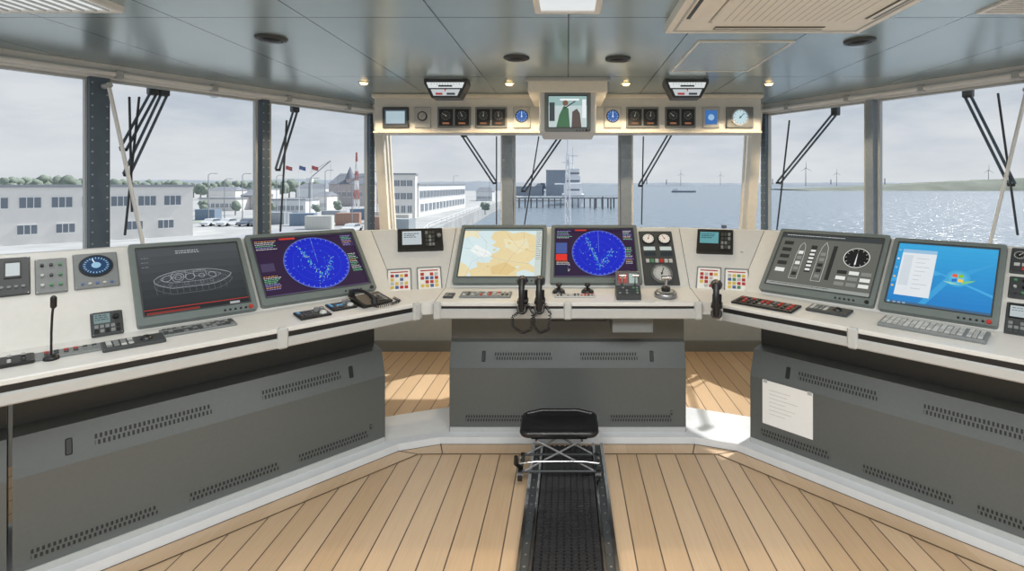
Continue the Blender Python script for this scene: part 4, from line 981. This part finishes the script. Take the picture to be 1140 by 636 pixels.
# containers on the quay
X_c=[mat('container_grey',(166,174,180),.7),mat('container_blue',(126,144,164),.7),mat('container_pale',(206,206,200),.7),mat('container_rust',(170,140,128),.7)]
for k,(px,Y) in enumerate(((372,112),(402,120),(420,108),(388,103),(310,106),(338,102),(356,94),(424,92),(445,86),(232,118),(444,98))):
    p=W(px,0,Y);b=MB().b2(-2.2,2.2,-1.2,1.2,0,2.4,X_c[k%4]);
    for j in range(10):b.b2(-2.1+j*.43,-1.95+j*.43,-1.25,-1.2,.1,2.3,X_c[k%4])
    solo('shipping_container','pale ribbed container standing on the quay','container',b,T(p.x,Y,GZ)@RZ(random.choice([0,12,-10])),group='quay containers')
# quay fence
for k in range(26):
    y=50+k*6.;x=(-17 if y<60 else -18-(y-60)*.1875 if y<92 else -24-(y-92)*.0555)-.5
    y2=y+6;x2=(-17 if y2<60 else -18-(y2-60)*.1875 if y2<92 else -24-(y2-92)*.0555)-.5;dx=x2-x
    b=MB().tube([(0,0,0),(0,0,1.2)],.06,X_fr,6).tube([(0,0,1.15),(dx*.97,5.8,1.15)],.05,X_fr,6).tube([(0,0,.65),(dx*.97,5.8,.65)],.04,X_fr,6)
    solo('quay_railing','white railing section on the quay edge','railing',b,T(x,y,GZ),group='quay railings')
# jetty
t=thing('jetty','dark timber jetty on piles in the harbour','jetty',T(0,258,WZ));x0=W(578,0,258).x;x1=W(690,0,258).x
part(t,'jetty_deck',MB().b2(x0-8,x1,-2,2,4.4,4.9,X_wd))
pm=MB().cyl((0,0,-1),(0,0,4.45),.24,X_wd,8).mesh('pile')
for k in range(18):
    for sy in(-1.5,1.5):part(t,'pile',pm,None,T(x0+(x1-x0)*k/17,sy,0))
b=MB()
for k in range(15):b.tube([(x0+(x1-x0)*k/14,-1.8,4.9),(x0+(x1-x0)*k/14,-1.8,5.8)],.05,X_wd,5)
b.tube([(x0,-1.8,5.8),(x1,-1.8,5.8)],.05,X_wd,5);part(t,'handrail',b)
for k in range(4):
    p=W(662+k*9,0,240);solo('mooring_pile','dark timber mooring pile in the water','mooring pile',MB().cyl((0,0,-1),(0,0,5.2+random.uniform(-.6,.8)),.35,X_wd,8),T(p.x,240,WZ),group='mooring piles')
p=W(638,0,275);t=thing('moored_ship','white moored ship with tall superstructure','ship',T(p.x,275,WZ))
part(t,'hull',MB().add([(-4,0,0),(4,0,0),(6,0,6),(-6,0,6),(-4,40,0),(4,40,0),(6,40,6),(-6,40,6)],[(0,1,2,3),(1,5,6,2),(4,0,3,7),(3,2,6,7),(5,4,7,6)],X_ws))
b=MB().b2(-5,5,6,30,6,11.5,X_ws).b2(-4.,4,8,24,11.5,16,X_ws).b2(-3.,3.5,10,20,16,20,X_ws);
for z in(8,12.8,17):b.b2(-3.4,3.6,5.9 if z<10 else (7.9 if z<14 else 9.9),6.2 if z<10 else(8.2 if z<14 else 10.2),z,z+.9,X_wn)
part(t,'superstructure',b);part(t,'mast',MB().cyl((0,14,20),(0,14,32),.5,X_ws,8,.2).b2(-3,3,13.8,14.2,27,27.5,X_ws))
t=thing('foremast','slim white lattice foremast with short yardarm','mast',T(0,24,-5))
b=MB()
def fm(i,z):
    r=.34*(1-z/10.);a=pi/4+i*pi/2;return (r*math.cos(a),r*math.sin(a),z)
for i in range(4):b.tube([fm(i,0),fm(i,8.)],.035,X_ws,6)
for k in range(12):
    for i in range(4):b.tube([fm(i,k*.66),fm((i+1)%4,(k+1)*.66)],.018,X_ws,5)
part(t,'lattice_mast',b)
part(t,'yardarm',MB().tube([(-.6,0,6.6),(.6,0,6.6)],.035,X_ws,8).box((0,0,7.0),(.24,.2,.2),X_ws,.03).cyl((0,0,8),(0,0,8.9),.04,X_ws,8).tube([(-.3,0,7.6),(.3,0,7.6)],.025,X_ws,6))
solo('foredeck','grey ship foredeck ahead of the wheelhouse','deck',MB().prism([(-6,8),(6,8),(5,24),(0,34),(-5,24)],-9,-5,X_rf))
p=W(806,0,60);solo('navigation_mark','slender dark navigation post in the water','marker post',MB().cyl((0,0,-1),(0,0,6.6),.13,X_wd,8,.08).box((0,0,6.7),(.5,.5,.4),X_wd,.05).cyl((0,0,0),(0,0,1.5),.4,X_wd,8),T(p.x,60,WZ))
t=thing('barge','low grey barge under way on the water','barge',T(*W(761,0,720).xy,WZ))
part(t,'hull',MB().prism([(-16,-3),(13,-3),(17,0),(13,3),(-16,3)],0,2.4,X_dk));part(t,'wheelhouse',MB().b2(-14,-8,-2,2,2.4,6,X_ws))
def ridge(name,label,pxa,pxb,Y,base,tops,mt,n=80):
    vs=[];fs=[]
    st=random.getstate();random.seed(3)
    for k in range(n+1):
        f=k/n;x=(pxa+(pxb-pxa)*f-CX)/FP*Y;i=f*(len(tops)-1);a=int(min(i,len(tops)-2));zt=tops[a]+(tops[a+1]-tops[a])*(i-a);zt+=random.uniform(-.06,.06)*(zt-base)
        vs+=[(x,Y,base),(x,Y+40,zt),(x,Y+160,zt*.9),(x,Y+220,base)]
    for k in range(n):
        for j in range(3):fs.append((4*k+j,4*k+4+j,4*k+5+j,4*k+1+j))
    random.setstate(st);solo(name,label,'shore',MB().add(vs,fs,mt,True),kind='stuff')
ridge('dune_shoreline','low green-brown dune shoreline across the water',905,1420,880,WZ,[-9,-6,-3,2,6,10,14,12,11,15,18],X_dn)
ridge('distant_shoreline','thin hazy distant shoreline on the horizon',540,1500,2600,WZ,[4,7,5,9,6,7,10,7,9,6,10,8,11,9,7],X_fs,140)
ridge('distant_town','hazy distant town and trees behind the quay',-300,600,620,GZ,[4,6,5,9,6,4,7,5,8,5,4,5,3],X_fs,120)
for px,h in((700,26),(720,38),(742,24),(860,28),(925,24),(985,30),(560,34)):
    p=W(px,0,2550);solo('chimney','thin hazy distant industrial stack','chimney',MB().cyl((0,0,0),(0,0,h),2.6,X_fs,8,2.),T(p.x,2550,0),group='distant stacks')
t0=None
for px,h in((897,72),(872,32),(918,28),(1052,36),(1075,30),(810,27),(835,25),(720,26),(940,28),(1010,32)):
    p=W(px,0,2300);M_=T(p.x,2300,0)@Matrix.Scale(h/80,4)
    if t0 is None:
        t0=thing('wind_turbine','white three-bladed wind turbine on the far shore','wind turbine',M_,group='distant wind turbines')
        part(t0,'tower',MB().cyl((0,0,-8),(0,0,80),2.,X_rf,10,1.2).box((0,2,80),(3,8,3),X_rf,.5))
        b=MB().cyl((0,-5,80),(0,-2,80),1.8,X_rf,10)
        for a in(90,210,330):
            t=rad(a);b.tube([(0,-4,80),(10*math.cos(t),-4,80+10*math.sin(t)),(34*math.cos(t),-4,80+34*math.sin(t))],[1.,1.2,.3],X_rf,6)
        part(t0,'rotor',b)
    else:
        clone(t0,M_)
# ---------------- world & lights
w=bpy.data.worlds.new('World');sc.world=w;w.use_nodes=True;N=w.node_tree.nodes;L=w.node_tree.links
bg=N['Background'];tc=N.new('ShaderNodeTexCoord');spx=N.new('ShaderNodeSeparateXYZ');L.new(tc.outputs['Generated'],spx.inputs[0])
r=N.new('ShaderNodeValToRGB');e=r.color_ramp.elements
e[0].position=0.;e[0].color=lin((210,215,219))+(1,);e[1].position=.55;e[1].color=lin((150,172,200))+(1,)
for p_,c_ in((.05,(203,209,216)),(.16,(178,189,202)),(.32,(162,178,198))):
    k=e.new(p_);k.color=lin(c_)+(1,)
L.new(spx.outputs[2],r.inputs['Fac'])
mp=N.new('ShaderNodeMapping');mp.inputs['Scale'].default_value=(3,3,11);L.new(tc.outputs['Generated'],mp.inputs['Vector'])
no=N.new('ShaderNodeTexNoise');no.inputs['Scale'].default_value=1.7;no.inputs['Detail'].default_value=9;no.inputs['Roughness'].default_value=.58;L.new(mp.outputs['Vector'],no.inputs['Vector'])
cr=N.new('ShaderNodeValToRGB');cr.color_ramp.elements[0].position=.36;cr.color_ramp.elements[0].color=(0,0,0,1);cr.color_ramp.elements[1].position=.66;cr.color_ramp.elements[1].color=(.9,.9,.9,1)
L.new(no.outputs['Fac'],cr.inputs['Fac'])
mx=N.new('ShaderNodeMixRGB');L.new(cr.outputs['Color'],mx.inputs['Fac']);L.new(r.outputs['Color'],mx.inputs['Color1']);mx.inputs['Color2'].default_value=lin((222,225,228))+(1,)
L.new(mx.outputs['Color'],bg.inputs['Color']);bg.inputs['Strength'].default_value=1.04
s=bpy.data.lights.new('sun','SUN');s.energy=5.2;s.angle=rad(.8);s.color=(1,.96,.9)
o=bpy.data.objects.new('sun',s);COL.objects.link(o)
el=rad(49);az=rad(50);d=Vector((math.sin(az)*math.cos(el),math.cos(az)*math.cos(el),math.sin(el)));o.rotation_euler=d.to_track_quat('Z','Y').to_euler()
# ---------------- camera
cd=bpy.data.cameras.new('camera');co=bpy.data.objects.new('camera',cd);COL.objects.link(co);co.location=EYE;co.rotation_euler=(pi/2,0,0)
cd.sensor_width=36;cd.lens=FP/1140*36;cd.shift_x=(570-CX)/1140;cd.shift_y=-(318-HY)/1140;cd.clip_start=.05;cd.clip_end=12000
sc.camera=co
sc.view_settings.view_transform='Standard'
